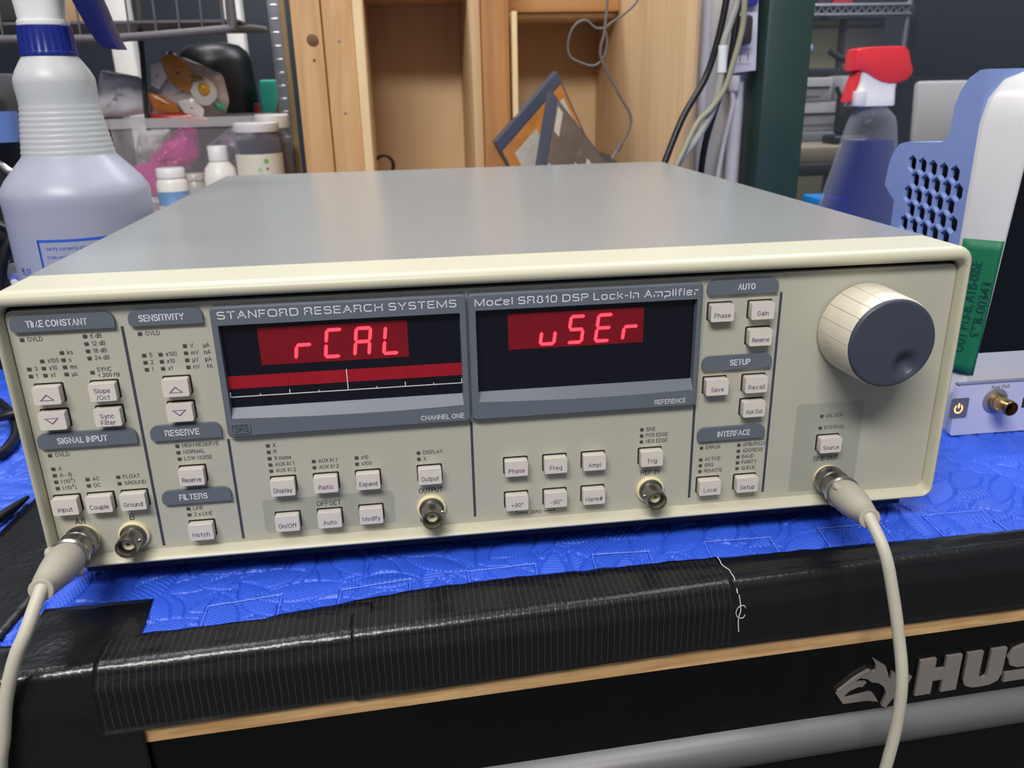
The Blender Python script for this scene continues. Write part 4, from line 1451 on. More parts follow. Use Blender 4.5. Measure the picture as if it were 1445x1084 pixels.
def case(name, p0, e1, e2, thick, cover, label, group):
    """p0: top corner; e1: along the spine; e2: along the top edge (vectors in mm)"""
    p0, e1, e2 = Vector(p0), Vector(e1), Vector(e2)
    n = e1.cross(e2).normalized()
    if n.y > 0:
        n = -n
    t = empty(name, tuple(p0 + e1 + n * 0), label, 'disc case', group)

    def blk(a0, a1, b0, b1, c0, c1, nm, m, par=None):
        mb = MB()
        P = [p0 + e1 * a + e2 * b + n * c for c in (c0, c1) for a, b in ((a0, b0), (a1, b0), (a1, b1), (a0, b1))]
        for f in ((0, 1, 2, 3), (4, 5, 6, 7), (0, 1, 5, 4), (1, 2, 6, 5), (2, 3, 7, 6), (3, 0, 4, 7)):
            mb.face([P[i] for i in f])
        return mb.build(nm, m, par or t)
    blk(0, 1, 0, 0.07, -thick, 0.2, 'spine', CASE)
    blk(0, 1, 0.07, 1, -thick, -0.6, 'case_shell', CASE)
    cv = blk(0.02, 0.98, 0.08, 0.98, -0.6, 0.1, 'printed_cover', cover)
    return t, cv, blk


t1, cv, blk = case('disc_case', (157, 752, 214), (-82, -8, -84), (87, 36, -165), 14, ORNG,
                   'orange covered disc case leaning at the back of the wooden cubby', None)
blk(0.50, 0.86, 0.16, 0.46, 0.1, 0.3, 'printed_patch', PAPR, cv)
blk(0.06, 0.34, 0.16, 0.42, 0.1, 0.3, 'printed_patch', PAPR, cv)
blk(0.10, 0.26, 0.50, 0.62, 0.1, 0.3, 'printed_patch', mat('yellow patch', (224, 204, 60), 0.5), cv)
t2, cv, blk = case('disc_case', (145, 722, 191), (-24.5, -14.4, -121), (94, 27, -110), 13, GREYC,
                   'grey covered disc case with dark spine propped before the orange one', None)
for a, b, c, d in ((0.06, 0.30, 0.10, 0.17), (0.34, 0.62, 0.42, 0.50), (0.18, 0.5, 0.56, 0.66), (0.62, 0.84, 0.10, 0.2)):
    blk(a, b, c, d, 0.1, 0.3, 'printed_patch', PAPR, cv)
tag(MB().lathe([(0, 0), (34, 0), (37, 10), (33, 26), (20, 34), (0, 36)], (218, 800, 72), (0.2, -0.3, 1), 24).build('crumpled_bag', mat('dark grey film', (70, 76, 84), 0.25, var=0.4, scale=60), angle=70),
    'dark grey plastic bag bundled in the cubby corner behind the disc cases', 'bag')

# ------------------------------------------------------------------ cables hanging at the shelf unit
GC = mat('grey thin cable', (104, 100, 98), 0.45)
t = empty('charging_cable', (222, 700, 110), 'thin grey cable with silver plug dangling in front of the cubby', 'cable')
MB().tube([(212, 705, 330), (209, 702, 292), (205.6, 700, 257), (201.4, 700, 240), (203.6, 700, 224), (226.8, 700, 184), (241, 700, 160), (238.5, 700, 141), (229, 700, 126)], 1.7, 10, 8).build('cable_jacket', GC, t, angle=80)
MB().tube([(206, 702, 262), (196, 703, 262), (182, 704, 271), (168, 704, 263), (162, 705, 246), (164, 705, 232), (173, 704, 225), (193, 703, 219.5), (205, 702, 228), (210, 702, 246), (206, 702, 262)], 1.4, 10, 6).build('cable_loop', GC, t, angle=80)
MB().tube([(206, 703, 260), (216, 707, 268), (233, 712, 278), (252, 716, 296), (262, 718, 330)], 1.5, 10, 6).build('cable_loop', GC, t, angle=80)
MB().tube([(230, 700, 127), (224.5, 700, 118)], [2.9, 3.2], 12, 1).build('plug_body', GC, t)
MB().tube([(224.6, 700, 118), (219, 700, 108.6)], [2.4, 2.4], 12, 1).build('plug_tip', CHROME, t)


def cord(name, pts, r, m, label, extra=None):
    t = empty(name, pts[-1], label, 'cable')
    MB().tube(pts, r, 14, 8).build('cable_jacket', m, t, angle=80)
    return t


BLKC = mat('black cable jacket', (20, 20, 24), 0.4)
GRC = mat('putty grey cable jacket', (160, 158, 148), 0.45)
OLV = mat('olive beige cable jacket', (150, 146, 120), 0.45)
PALE = mat('pale green beige cable jacket', (178, 176, 148), 0.45)
cord('mains_cable', [(291.3, 523, 312.6), (287.8, 520, 274.5), (280.9, 520, 235.4), (270.3, 520, 201.5), (246.6, 514, 164), (225.3, 505, 117.3), (205.9, 499, 67.8), (190.2, 512, -14)], 3.6, BLKC,
     'black power cord, leftmost of the cable bundle by the white wall')
cord('mains_cable', [(356, 662, 330), (354.5, 660, 260), (349.1, 660, 210), (336.9, 660, 170), (326.3, 660, 129), (322.4, 660, 89), (322, 660, 40), (326, 660, -14)], 4.0, BLKC,
     'black power cord dropping straight down in front of the white wall')
t = cord('data_cable', [(299, 518.8, 312.9), (297.8, 517, 274.7), (292.6, 517, 254.6), (285.8, 517, 231.1), (286.3, 517, 208.5), (284.4, 517, 191), (280.2, 517, 171.9), (265.2, 514, 145.7), (239.3, 505, 114.7), (220, 499, 67.8), (206.7, 512, -14)], 3.8, GRC,
         'putty grey cable with white sleeve in the bundle by the white wall')
MB().tube([(286.2, 517, 232.8), (286.6, 517, 206.7)], 4.9, 16, 1).build('cable_sleeve', WHITE, t)
cord('data_cable', [(306.9, 514, 313.2), (304.1, 512.2, 274.9), (303.7, 512.2, 248.7), (296.5, 512.2, 215.5), (288.9, 512.2, 191), (275.8, 512.2, 171.8), (260.5, 509.2, 157.8), (244.8, 503.2, 129.6), (234, 499.6, 107.4), (222.5, 493.6, 58.6), (215.4, 512, -14)], 3.0, OLV,
     'olive beige cable crossing over the grey one by the white wall')
# power strip on the white wall
t = empty('power_strip', (392, 712, 204), 'white wall power strip with dark plug beside the green post', 'power strip')
mb = MB()
mb.prism([(372.5, 206.5), (407, 210), (402, 330), (378, 330)], 712, 752, 'y', bev=3)
ps = mb.build('strip_body', mat('strip plastic', (218, 216, 226), 0.4), t, angle=40)
pg = MB().box(372, 391, 692, 712, 240, 274, bev=5).build('dark_plug', mat('charcoal plug', (58, 56, 58), 0.4), t)
mb = MB()
for x, z0, z1 in ((383, 220.5, 232), (393.5, 222, 231.5)):
    mb.box(x, x + 1.6, 711.4, 712.2, z0, z1)
mb.box(378, 398, 711.6, 712.1, 235, 235.8)
mb.box(378, 398, 711.6, 712.1, 218, 218.8)
mb.build('outlet_slots', mat('beige slot', (150, 140, 122), 0.6), ps)
MB().box(373, 399, 700, 714, 284, 330, bev=5).build('blue_plug', mat('blue plug', (52, 62, 150), 0.4), t)
t = empty('white_mains_cable', (366, 722, 197), 'white power cord plugged in below the power strip', 'cable')
MB().lathe([(7.5, 0), (8, 3), (7.6, 15), (6, 19), (4, 20)], (381.5, 722, 205), (0.05, 0, -1), 24).build('plug_body', WHITE, t)
MB().tube([(381, 722, 186), (382.4, 722, 170), (379, 722, 150), (374, 722, 125), (368, 722, 78), (364, 722, 30), (362, 722, -14)], 3.2, 12, 8).build('cable_jacket', WHITE, t, angle=80)
CON = mat('white conduit', (220, 218, 222), 0.45)
tag(MB().lathe([(0, 0), (8.5, 0), (8.5, 220), (0, 220)], (393, 738, -14), (0, 0, 1), 24).build('conduit_pipe', CON), 'white conduit pipe running down the wall under the power strip', 'pipe')
tag(MB().lathe([(0, 0), (6, 0), (6, 470), (0, 470)], (347, 738, -14), (0, 0, 1), 24).build('conduit_pipe', CON), 'thin white conduit pipe behind the black cord by the wall', 'pipe')

# ------------------------------------------------------------------ storage rack and its clutter, left background
rack = empty('storage_rack', (-380, 900, -880), 'grey wire storage rack with perforated post left of the timber studs', 'rack')
SHB = mat('pale shelf liner', (178, 172, 174), 0.6, var=0.08)
MB().box(-760, -215, 800, 1150, 28, 40, bev=2).build('shelf_board', SHB, rack)
mb = MB()
for k in range(24):
    z0 = 40 + k * 18.6
    mb.box(-227.5, -214.5, 1000, 1003, z0, z0 + 14.6)
mb.box(-229, -226.8, 998, 1012, -870, 500)
mb.box(-215.4, -213.2, 998, 1012, -870, 500)
mb.build('perforated_post', STEEL, rack)
mb = MB()
for k in range(24):
    z = 40 + k * 18.6 + 16.6
    mb.box(-227, -215, 999.4, 1002, z - 1.8, z + 1.8, bev=0.8)
mb.build('post_web', mat('bright zinc', (200, 202, 206), 0.3, metal=0.7), rack)
MB().box(-212.8, -206, 998, 1012, -870, 500).build('post_back_strip', mat('tan board edge', (140, 120, 84), 0.6), rack)
MB().box(-752, -738, 1000, 1014, -870, 500).box(-752, -738, 806, 820, -870, 500).build('perforated_post', STEEL, rack)
# hanging wire basket of the rack
mb = MB()
mb.tube([(-740, 800, 266), (-442, 800, 264), (-384, 800, 264.5), (-262, 800, 272), (-250, 800, 275), (-246, 802, 283), (-246, 803, 420)], 5.2, 10, 3)
mb.tube([(-246, 803, 274), (-240, 900, 280), (-236, 1000, 284)], 4.6, 10, 1)
mb.tube([(-740, 1000, 284), (-236, 1000, 284)], 4.6, 10, 1)
mb.tube([(-740, 800, 420), (-246, 800, 420)], 4.6, 10, 1)
mb.build('basket_rim', GALV, rack, angle=60)
for x in (-700, -640, -580, -520, -460, -430, -400, -372, -340, -312, -284, -258, -252):
    MB().tube([(x, 801, 266 if x < -300 else 272), (x + 5, 801, 420)], 2.0 if x > -265 else 1.3, 8, 1).build('basket_wire', GALV, rack)
tag(MB().tube([(-389, 935, 420), (-391, 930, 324), (-392, 928, 300), (-395, 925, 255), (-398, 922, 215), (-401, 920, 178), (-402, 920, 150)], 3.4, 12, 5).build('hanging_cable', mat('dark green cord', (52, 56, 52), 0.6, var=0.2), angle=80),
    'dark greenish cord hanging in front of the wire basket', 'cable')

# clear bin
bin_ = empty('clear_bin', (-352, 975, 40), 'clear plastic storage bin full of snack bags on the rack', 'bin')
CLR = clear('clear polystyrene', (206, 202, 206), 0.20, 0.1)
mb = MB()
R1, R2 = rrect(-446, -256, 905, 1050, 12, 4), rrect(-452, -250, 900, 1055, 14, 4)
mb.grid([[(x, y, 41) for x, y in R1], [(x, y, 154) for x, y in R2]], close_u=True)
mb.build('bin_wall', CLR, bin_, angle=50)
R3, R4 = rrect(-456, -246, 896, 1059, 16, 4), rrect(-450, -252, 902, 1053, 13, 4)
MB().grid([[(x, y, 153) for x, y in R2], [(x, y, 153.5) for x, y in R3], [(x, y, 166.5) for x, y in R3], [(x, y, 166.5) for x, y in R4], [(x, y, 153) for x, y in R4]], close_u=True).build('bin_rim', clear('rim polystyrene', (216, 212, 214), 0.42, 0.12), bin_, angle=40)


def bag(name, pts, depth, m, label, seed, cat='bag', nz=6.0):
    """crumpled pouch: outline in x, z, pillow shaped, facing the room"""
    y0 = pts[0]
    P = pts[1]
    cx, cz = sum(p[0] for p in P) / len(P), sum(p[1] for p in P) / len(P)
    rows = []
    n = 56
    out = []
    tot = len(P)
    for i in range(n):
        f = i / n * tot
        a, b, t = P[int(f) % tot], P[(int(f) + 1) % tot], f % 1
        out.append((a[0] + (b[0] - a[0]) * t, a[1] + (b[1] - a[1]) * t))
    for sgn in (-1, 1):
        for k in range(9):
            s = k / 8 if sgn < 0 else 1 - k / 8
            if sgn > 0 and k == 0:
                continue
            d = math.sqrt(max(0, 1 - s * s)) * depth
            rows.append([(cx + (x - cx) * s, y0 + sgn * d * (1 if s < 1 else 0) + nz * (s < 1) * noise.noise((x * 0.045 * (s + .3) + seed, z * 0.045 * (s + .3), s * 2.2 + seed)) +
                          0.5 * nz * (s < 1) * noise.noise((x * 0.12 + seed, z * 0.12, s * 5)),
                          cz + (z - cz) * s) for x, z in out])
    o = MB().grid(rows, close_u=True).build(name, m, None, angle=75, loc=(cx, y0, min(p[1] for p in P)))
    tag(o, label, cat)
    return o


PINK = mat('magenta pouch film', (246, 64, 164), 0.3, var=0.3, scale=22, coat=0.4)
bag('snack_bag', (935, [(-430, 60), (-398, 50), (-368, 88), (-340, 110), (-338, 150), (-352, 158), (-366, 150), (-392, 128), (-415, 104), (-440, 100)]), 22, PINK,
    'pink snack bag lying inside the clear bin', 3)
bag('snack_bag', (990, [(-446, 60), (-420, 50), (-400, 100), (-390, 148), (-436, 148), (-448, 110)]), 20, mat('pale grey pouch film', (196, 190, 190), 0.3, var=0.2, scale=40),
    'pale grey bag in the left end of the clear bin', 8)
bag('snack_bag', (985, [(-345, 50), (-270, 50), (-268, 140), (-300, 150), (-345, 120)]), 18, mat('mauve grey pouch film', (120, 104, 130), 0.3, var=0.3, scale=30),
    'mauve grey bag in the right end of the clear bin', 12)
WBAG = mat('white translucent film', (246, 240, 244), 0.4, var=0.1, scale=35, coat=0.3)
bag('plastic_bag', (950, [(-478, 190), (-462, 232), (-440, 228), (-412, 222), (-398, 205), (-404, 172), (-440, 168), (-474, 168)]), 22, WBAG,
    'white crinkled plastic bag on the left end of the clear bin', 21)
SN = mat('clear snack film', (216, 194, 190), 0.2, var=0.35, scale=30, coat=0.6)
sn = empty('snack_packet', (-352, 950, 166), 'shiny snack packet printed with a fried egg on the clear bin', 'snack packet')
o = bag('film', (952, [(-404, 170), (-396, 196), (-384, 238), (-366, 256), (-346, 246), (-318, 234), (-296, 222), (-292, 186), (-300, 168), (-330, 160), (-370, 164)]), 26, SN, 'x', 31)
for k in ('label', 'category'):
    del o[k]
o.parent = sn
o.location = (Vector((-352, 952, 160)) - Vector((-352, 950, 166))) * M
o.location = (Vector(WLOC[o.name]) - Vector(WLOC[sn.name])) * M


def patch(pts, y, m, nm='printed_patch', bulge=3):
    cx, cz = sum(p[0] for p in pts) / len(pts), sum(p[1] for p in pts) / len(pts)
    rows = []
    n = 24
    out = []
    for i in range(n):
        f = i / n * len(pts)
        a, b, t = pts[int(f) % len(pts)], pts[(int(f) + 1) % len(pts)], f % 1
        out.append((a[0] + (b[0] - a[0]) * t, a[1] + (b[1] - a[1]) * t))
    for s in (1.0, 0.7, 0.4, 0.1):
        rows.append([(cx + (x - cx) * s, y - bulge * (1 - s * s), cz + (z - cz) * s) for x, z in out])
    rows.append([(x, y + 3, z) for x, z in out][::1])
    rows.insert(0, rows.pop())
    return MB().grid(rows, close_u=True).build(nm, m, sn, angle=60)


def ell(cx, cz, rx, rz, n=14):
    return [(cx + rx * math.cos(2 * math.pi * i / n) * (1 + .07 * math.sin(3 * i)), cz + rz * math.sin(2 * math.pi * i / n)) for i in range(n)]


patch([(-372, 244), (-356, 250), (-338, 238), (-330, 222), (-338, 198), (-352, 204), (-366, 218)], 921, mat('amber print', (190, 122, 38), 0.25, var=0.25, scale=50, coat=0.5))
patch(ell(-319, 200, 17.5, 19), 920, mat('egg white print', (236, 228, 214), 0.3, coat=0.4))
patch(ell(-318, 203, 8, 9), 916.5, mat('egg yolk print', (232, 164, 44), 0.3, coat=0.4), 'egg_yolk')
patch([(-396, 200), (-384, 198), (-360, 184), (-356, 172), (-392, 176)], 924, mat('orange print', (206, 120, 40), 0.3, var=0.2, coat=0.4))
patch([(-400, 172), (-340, 172), (-312, 160), (-330, 154), (-398, 162)], 924, mat('red print', (188, 44, 36), 0.3, coat=0.4))
patch([(-386, 236), (-372, 240), (-364, 222), (-380, 204), (-390, 210)], 922, mat('pale print', (214, 206, 206), 0.3, coat=0.4))
patch([(-358, 188), (-336, 192), (-322, 176), (-326, 164), (-350, 172)], 921, mat('egg white print', (236, 228, 214)))
patch([(-310, 190), (-296, 184), (-292, 174), (-304, 172)], 922, mat('green print', (70, 150, 110), 0.3))
patch([(-338, 222), (-322, 220), (-312, 214), (-330, 212)], 920, mat('olive print', (150, 140, 60), 0.3))
# black pail behind
tag(MB().lathe([(0, 0), (58, 0), (62, 60), (60, 150), (57, 205), (52, 220), (40, 230), (22, 234), (0, 235)], (-340, 1128, 40), seg=40).build('black_pail', mat('black pail plastic', (5, 5, 7), 0.4, var=0.2), angle=50),
    'black domed pail behind the fried egg snack packet', 'pail')
tag(MB().box(-270, -228, 1090, 1145, 40, 216, bev=6).build('teal_tub', mat('teal plastic', (52, 160, 140), 0.4, var=0.2, scale=12)),
    'teal plastic tub standing behind the black pail and post', 'tub')
tag(MB().lathe([(0, 0), (12, 0), (13, 60), (12, 120), (5, 126), (5, 140), (0, 141)], (-272, 1062, 40), seg=20).build('squeeze_bottle', mat('dark red plastic', (120, 36, 38), 0.4)),
    'small dark red bottle between the black pail and the teal tub', 'bottle')
tag(MB().prism([(-248, 40), (-222, 40), (-226, 150), (-232, 200), (-240, 170), (-246, 140)], 1040, 1052, 'y', bev=2).build('folded_bag', mat('brown paper bag', (128, 88, 66), 0.6, var=0.2)),
    'brown folded bag leaning behind the perforated post', 'bag')

# bottles in front of the bin
WB = mat('white bottle plastic', (232, 228, 220), 0.38, var=0.02)


def pill(x, y, z0, r, hb, rc, hc, label, body=WB, capm=WHITE, grp=None, name='pill_bottle', lab_=None, labm=None, sh=6):
    t = empty(name, (x, y, z0), label, 'bottle', grp)
    MB().lathe([(0, 0), (r - 1, 0), (r, 1.5), (r, hb - sh), (r * 0.9, hb - sh * 0.4), (rc - 1, hb), (0, hb)], (x, y, z0), seg=36).build('body', body, t, angle=50)
    rows = [[(x + (rc + (0.25 if i % 2 else 0)) * math.cos(2 * math.pi * i / 60), y + (rc + (0.25 if i % 2 else 0)) * math.sin(2 * math.pi * i / 60), z0 + z) for i in range(60)] for z in (hb + 0.5, hb + hc - 1.5)]
    rows.append([(x + (rc - 1.5) * math.cos(2 * math.pi * i / 60), y + (rc - 1.5) * math.sin(2 * math.pi * i / 60), z0 + hb + hc) for i in range(60)])
    mb = MB().grid(rows, close_u=True)
    mb.face(rows[-1])
    mb.build('cap', capm, t, angle=50)
    if lab_:
        a, b = lab_
        MB().lathe([(r + 0.2, a), (r + 0.2, b)], (x, y, z0), seg=36).build('label', labm, t)
    return t


pill(-362, 846, 40, 20.5, 50, 18.2, 13.5, 'white pill bottle with a blue label, nearest the spray bottle', lab_=(14, 33), labm=mat('blue white label', (120, 160, 214), 0.5, var=0.4, scale=40))
pill(-297, 852, 40, 22.5, 70, 13.2, 20, 'white round shouldered bottle with ribbed cap left of the glass jar', sh=24)
pill(-335, 862, 40, 18, 44, 15, 10, 'small grey translucent pot between the two white bottles', body=mat('grey translucent plastic', (168, 160, 154), 0.3), capm=mat('grey cap', (176, 168, 160), 0.3), name='plastic_pot', sh=14)
pill(-258, 930, 40, 17, 70, 15, 17, 'white capped bottle behind the glass jar and round bottle', name='capped_bottle')
t = empty('glass_jar', (-242, 850, 40), 'glass jar of dark contents with white lid and cream label', 'jar')
MB().lathe([(0, 0), (30, 0), (31, 2), (31, 88), (30, 97), (27.5, 103), (27.5, 108)], (-242, 850, 40), seg=44).build('jar_glass', clear('jar glass', (150, 150, 160), 0.25, 0.05), t, angle=50)
MB().lathe([(0, 1), (29, 1), (29, 96), (0, 97)], (-242, 850, 40), seg=44).build('dark_contents', mat('dark capsules', (46, 44, 56), 0.5, var=0.3, scale=120), t)
MB().lathe([(31.3, 30), (31.3, 79)], (-242, 850, 40), seg=44).build('label', mat('cream label', (222, 214, 200), 0.55, var=0.04), t)
jl = MB().lathe([(29.5, 107), (30, 108), (30, 118), (28.5, 119.5), (0, 119.5)], (-242, 850, 40), seg=44).build('lid', WHITE, t, angle=40)
for a, z, r, c in ((0.42, 110, 3.2, (110, 180, 80)), (0.12, 99, 3, (160, 206, 170)), (0.44, 100, 1.6, (70, 70, 70))):
    p = (-242 + 31.4 * math.sin(a), 850 - 31.4 * math.cos(a), z)
    MB().lathe([(r, -0.1), (r, 0.3), (0, 0.35)], p, (math.sin(a), -math.cos(a), 0), 16).build('label_dot', mat('dot %d %d %d' % c, c, 0.6), t)
t = empty('white_lidded_jar', (-222, 905, 40), 'second jar with a white lid standing behind the glass jar', 'jar')
MB().lathe([(0, 0), (23, 0), (24, 2), (24, 96), (21, 104), (21, 110)], (-228, 905, 40), seg=36).build('jar_glass', clear('jar glass', (150, 150, 160), 0.25), t, angle=50)
MB().lathe([(0, 1), (22, 1), (22, 88), (0, 89)], (-228, 905, 40), seg=36).build('dark_contents', mat('brown powder', (92, 80, 78), 0.6, var=0.2), t)
MB().lathe([(23, 109), (24, 111), (24, 126), (22, 128), (0, 128)], (-228, 905, 40), seg=36).build('lid', WHITE, t, angle=40)

# dark clutter behind the spray bottle, far left
t = empty('cable_tester', (-372, 400, -19), 'black padded equipment case behind the spray bottle at far left', 'case')
rows = []
for z, w in ((-19, 58), (40, 60), (110, 60), (160, 52), (195, 40), (214, 20), (217, 4)):
    rows.append([(x, y, z) for x, y in rrect(-372 - w * 0.6 - 20, -372 + w * 0.62, 400 - 40, 400 + 40, 14 if w > 20 else 2, 4)])
mb = MB().grid(rows, close_u=True)
mb.face(rows[-1])
mb.build('case_body', mat('black cordura', (20, 20, 22), 0.6, var=0.2, bump=0.2), t, angle=60)
rows = [[(-352 + u[0], 350 + u[1] * 0.6, z) for u in rrect(-26, 16, -20, 16, 10, 4)] for z in (166, 170, 184, 188)]
MB().grid(rows, close_u=True).build('blue_handle', mat('blue grey handle', (92, 118, 178), 0.4), t, angle=40)
MB().tube([(-357, 352, 150), (-350, 350, 144), (-344, 352, 139)], 3, 10, 4).build('silver_clip', CHROME, t)
mb = MB().tube([(-420, 340, 112), (-372, 336, 108), (-352, 336, 100), (-358, 332, 84), (-366, 330, 60), (-362, 330, 30), (-352, 330, 4), (-350, 330, -15)], 4.2, 12, 6)
o = mb.build('patch_cord', BLKC, angle=80)
tag(o, 'black cord arching down beside the milky spray bottle', 'cable')
t = empty('white_connector', (-352, 336, -19), 'white and silver plug on a stub cable beside the spray bottle', 'connector')
MB().box(-362, -350, 330, 340, 62, 76, bev=1.5).build('shell', CHROME, t)
MB().tube([(-356, 335, 63), (-352, 335, 30), (-350, 336, -16)], 5, 12, 4).build('cable_stub', WHITE, t)
# loops of black cable on the mat left of the amplifier
def lay(pts, r, label):
    o = MB().tube(pts, r, 12, 8).build('test_lead', BLKC, angle=80)
    tag(o, label, 'cable')
lay([(-420, 300, -15), (-372, 278, -15), (-340, 242, -15), (-319, 205, -15), (-311, 178, -15), (-312, 158, -15), (-330, 138, -15), (-380, 120, -15)], 3.4, 'black test lead curling on the blue mat, nearest the amplifier')
lay([(-430, 250, -15), (-364, 226, -15), (-334, 216, -10), (-317, 222, -8), (-312, 250, -15), (-330, 300, -15), (-380, 340, -15)], 3.4, 'black test lead crossing over the loop on the blue mat')
lay([(-420, 170, -15), (-352, 190, -15), (-330, 176, -15), (-318, 140, -15), (-330, 110, -15), (-380, 90, -15)], 3.2, 'black test lead forming the lower loop on the blue mat')
t = empty('probe', (-285, 70, -18.4), 'slim black and silver probe lying on the tape left of the amplifier', 'probe')
MB().tube([(-268, 97, -15.6), (-271, 82, -15.6), (-276, 62, -15.6)], [1.2, 2.8, 2.8], 14, 1).build('probe_grip', BLACK, t)
MB().tube([(-275.5, 64, -15.6), (-281, 40, -15.6)], 2.3, 14, 1).build('probe_barrel', CHROME, t)
# boxes on the rack, upper left
for (x0, x1, y0, y1, z0, z1, m, nm, lb, ct) in (
        (-640, -478, 1000, 1100, 40, 196, mat('black crate', (34, 34, 36), 0.6), 'black_crate', 'black crate on the rack behind the spray bottle neck', 'crate'),
        (-560, -505, 930, 990, 40, 224, mat('yellow red carton', (206, 168, 50), 0.5, var=0.3, scale=14), 'yellow_carton', 'yellow carton on the rack at the far left edge', 'carton'),
        (-700, -560, 860, 980, 290, 350, mat('dark toolbox', (36, 34, 34), 0.5), 'dark_toolbox', 'dark toolbox in the wire basket at the top left', 'toolbox'),
        (-462, -428, 850, 900, 284, 340, mat('tan cardboard', (188, 154, 112), 0.6), 'cardboard_box', 'tan cardboard box in the wire basket behind the trigger', 'box'),
        (-550, -475, 870, 960, 290, 330, mat('charcoal box', (58, 56, 54), 0.5), 'charcoal_box', 'charcoal box in the wire basket behind the white nozzle', 'box')):
    tag(MB().box(x0, x1, y0, y1, z0, z1, bev=3).build(nm, m), lb, ct)
MB().box(-745, -240, 802, 998, 281, 284).build('basket_floor', GALV, rack)

# ------------------------------------------------------------------ the dim lab seen through the window, right
lt = empty('lab_table', (1100, 1500, -880), 'dark lab table beyond the window carrying grey equipment', 'table')
MB().box(700, 1900, 1290, 1800, 10, 34, bev=3).build('table_top', mat('dark table top', (36, 36, 40), 0.5), lt)
for x in (720, 1860):
    for y in (1320, 1770):
        MB().box(x - 20, x + 20, y - 20, y + 20, -878, 10).build('leg', BLACK, lt)
LG = mat('light grey equipment paint', (150, 148, 152), 0.5, var=0.08, scale=8)
MG = mat('mid grey equipment paint', (104, 104, 110), 0.5, var=0.1, scale=8)
DKG = mat('dark grey equipment paint', (40, 41, 46), 0.5, var=0.2, scale=8)


def gear(name, x0, x1, y0, y1, z0, z1, m, label, cat, slots=True):
    t = empty(name, ((x0 + x1) / 2, (y0 + y1) / 2, z0), label, cat)
    MB().box(x0, x1, y0, y1, z0, z1, bev=4).build('housing', m, t)
    if slots:
        MB().box(x0 + 8, x1 - 8, y0 - 4, y0 + 2, z0 + (z1 - z0) * .56, z0 + (z1 - z0) * .64, bev=1).build('front_rail', DKG, t)
        MB().box(x0 + 8, x1 - 30, y0 - 3, y0 + 2, z0 + (z1 - z0) * .2, z0 + (z1 - z0) * .3, bev=1).build('front_rail', MG, t)
    return t


gear('equipment_chassis', 800, 990, 1500, 1740, 86, 150, LG, 'light grey instrument, middle of the stack behind the green post', 'instrument')
gear('equipment_chassis', 812, 925, 1500, 1740, 150.5, 202, LG, 'light grey instrument on top of the stack behind the green post', 'instrument')
gear('equipment_chassis', 935, 1010, 1480, 1700, 150.5, 204, LG, 'small pale module beside the top grey instrument', 'instrument', False)
gear('equipment_chassis', 800, 1000, 1480, 1740, 34, 85.5, MG, 'mid grey instrument at the bottom of the stack behind the green post', 'instrument')
gear('tan_tray', 760, 985, 1320, 1460, 34, 66, mat('tan metal', (128, 118, 102), 0.5), 'tan metal tray left of the blue bottle, beyond the window', 'tray', False)
t = empty('black_camera_mount', (905, 1380, 66), 'black clamp mount on the tan tray beyond the window', 'mount')
mb = MB()
mb.box(868, 950, 1360, 1420, 66.5, 84, bev=5)
mb.box(878, 962, 1370, 1400, 84, 170, bev=12)
mb.tube([(870, 1380, 182), (884, 1380, 160), (905, 1385, 166)], 5, 8, 3)
mb.build('mount_body', BLACK, t, angle=50)
# leaning stone grey board
tag(MB().box(1010, 1400, 1300, 1322, 34.5, 190, bev=8, rot=Matrix.Rotation(math.radians(-6), 3, 'X')).build('grey_panel', mat('mottled grey board', (172, 168, 168), 0.6, var=0.10, scale=5)),
    'mottled light grey board standing behind the oscilloscope', 'board')
tag(MB().tube([(594, 575, -18), (596, 562, 60), (598, 560, 118), (612, 560, 140), (636, 560, 139), (660, 560, 120), (678, 560, 96), (690, 562, 40), (694, 575, -18)], 3.2, 12, 6).build('scope_cable', mat('grey bent cable', (92, 92, 98), 0.4), angle=80),
    'grey cable arching up behind the oscilloscope', 'cable')
gear('monitor', 1235, 1720, 1700, 1740, 200, 420, mat('black screen', (22, 24, 34), 0.3, var=0.3, scale=3), 'large dark screen standing behind the mottled grey board', 'monitor', False)
tag(MB().box(1180, 1760, 1640, 1790, 34.5, 199).build('black_cabinet', mat('black cabinet', (16, 17, 22), 0.5)), 'black cabinet under the large dark screen', 'cabinet')
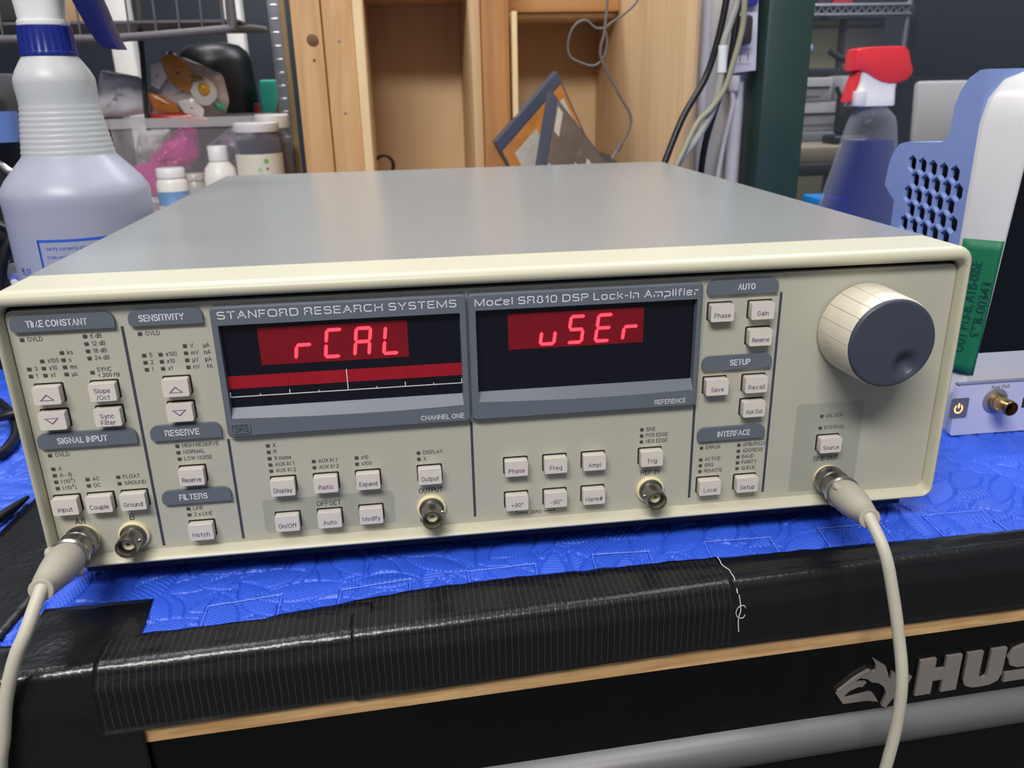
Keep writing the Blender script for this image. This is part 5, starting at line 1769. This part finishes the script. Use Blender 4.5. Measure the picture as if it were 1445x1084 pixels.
# wire shelving with bright rail
ws = empty('wire_shelving', (1000, 2000, -880), 'chromed wire shelving deep in the dim lab', 'shelving')
for x, y in ((905, 1840), (1290, 1840), (1480, 1840), (1120, 1960)):
    MB().lathe([(0, 0), (9, 0), (9, 1400), (0, 1400)], (x, y, -878), seg=14).build('post', STEEL, ws)
for z in (376, 300):
    mb = MB()
    x0 = 900 if z > 350 else 1480
    mb.tube([(x0, 1830, z), (2000, 1830, z)], 5, 8, 1)
    mb.tube([(x0, 1830, z - 22), (2000, 1830, z - 22)], 4, 8, 1)
    for k in range(int((2000 - x0) / 22)):
        a = x0 + k * 22
        mb.tube([(a, 1829, z - 22), (a + 11, 1829, z), (a + 22, 1829, z - 22)], 3.2, 6, 1)
    mb.build('shelf_rail', mat('chromed wire', (150, 152, 160), 0.3, metal=0.7), ws)
    MB().box(x0, 2000, 1834, 2100, z - 6, z).build('shelf_deck', DKG, ws)
for x0, x1, z0, z1, c, lb in ((930, 1010, 377, 430, (120, 130, 70), 'olive box on the wire shelf at the left end'), (1040, 1080, 377, 412, (60, 52, 62), 'dark can on the wire shelf left of the red box'),
                              (1085, 1140, 377, 440, (168, 52, 62), 'red box on the wire shelf above the red trigger')):
    tag(MB().box(x0, x1, 1850, 1950, z0, z1, bev=5).build('shelf_box', mat('box %d %d %d' % c, c, 0.5)), lb, 'box')
gear('lab_cabinet', 900, 1130, 1890, 2000, -878, 350, mat('khaki cabinet', (116, 112, 92), 0.6, var=0.1, scale=4), 'khaki cabinet under the wire shelf', 'cabinet', False)
gear('lab_cabinet', 1150, 1260, 1890, 2000, -878, 350, mat('grey brown cabinet', (92, 88, 90), 0.6, var=0.15, scale=5), 'grey brown cabinet right of the khaki one', 'cabinet', False)
tag(MB().tube([(890, 1700, 232), (960, 1700, 272)], 14, 16, 1).build('blue_tube', mat('pale blue tube', (132, 160, 184), 0.4)), 'pale blue tube resting aslant above the grey stack', 'tube')
tag(MB().tube([(990, 1660, 262), (1030, 1650, 240), (1100, 1640, 236), (1170, 1640, 214)], 8, 10, 5).build('jointed_stand', BLACK, angle=70), 'black jointed arm behind the red trigger', 'arm')
tag(MB().box(820, 1060, 1540, 1700, 204.5, 222, bev=6).build('flat_case', mat('dark lid', (30, 31, 36), 0.4)), 'dark flat lid on the grey instrument stack', 'lid')
# bright blue tray behind the amplifier
tag(MB().box(478, 512, 640, 700, -19, 55, bev=3).build('blue_tray', mat('sky blue plastic', (38, 152, 240), 0.4)), 'sky blue plastic box left of the clear blue bottle', 'box')
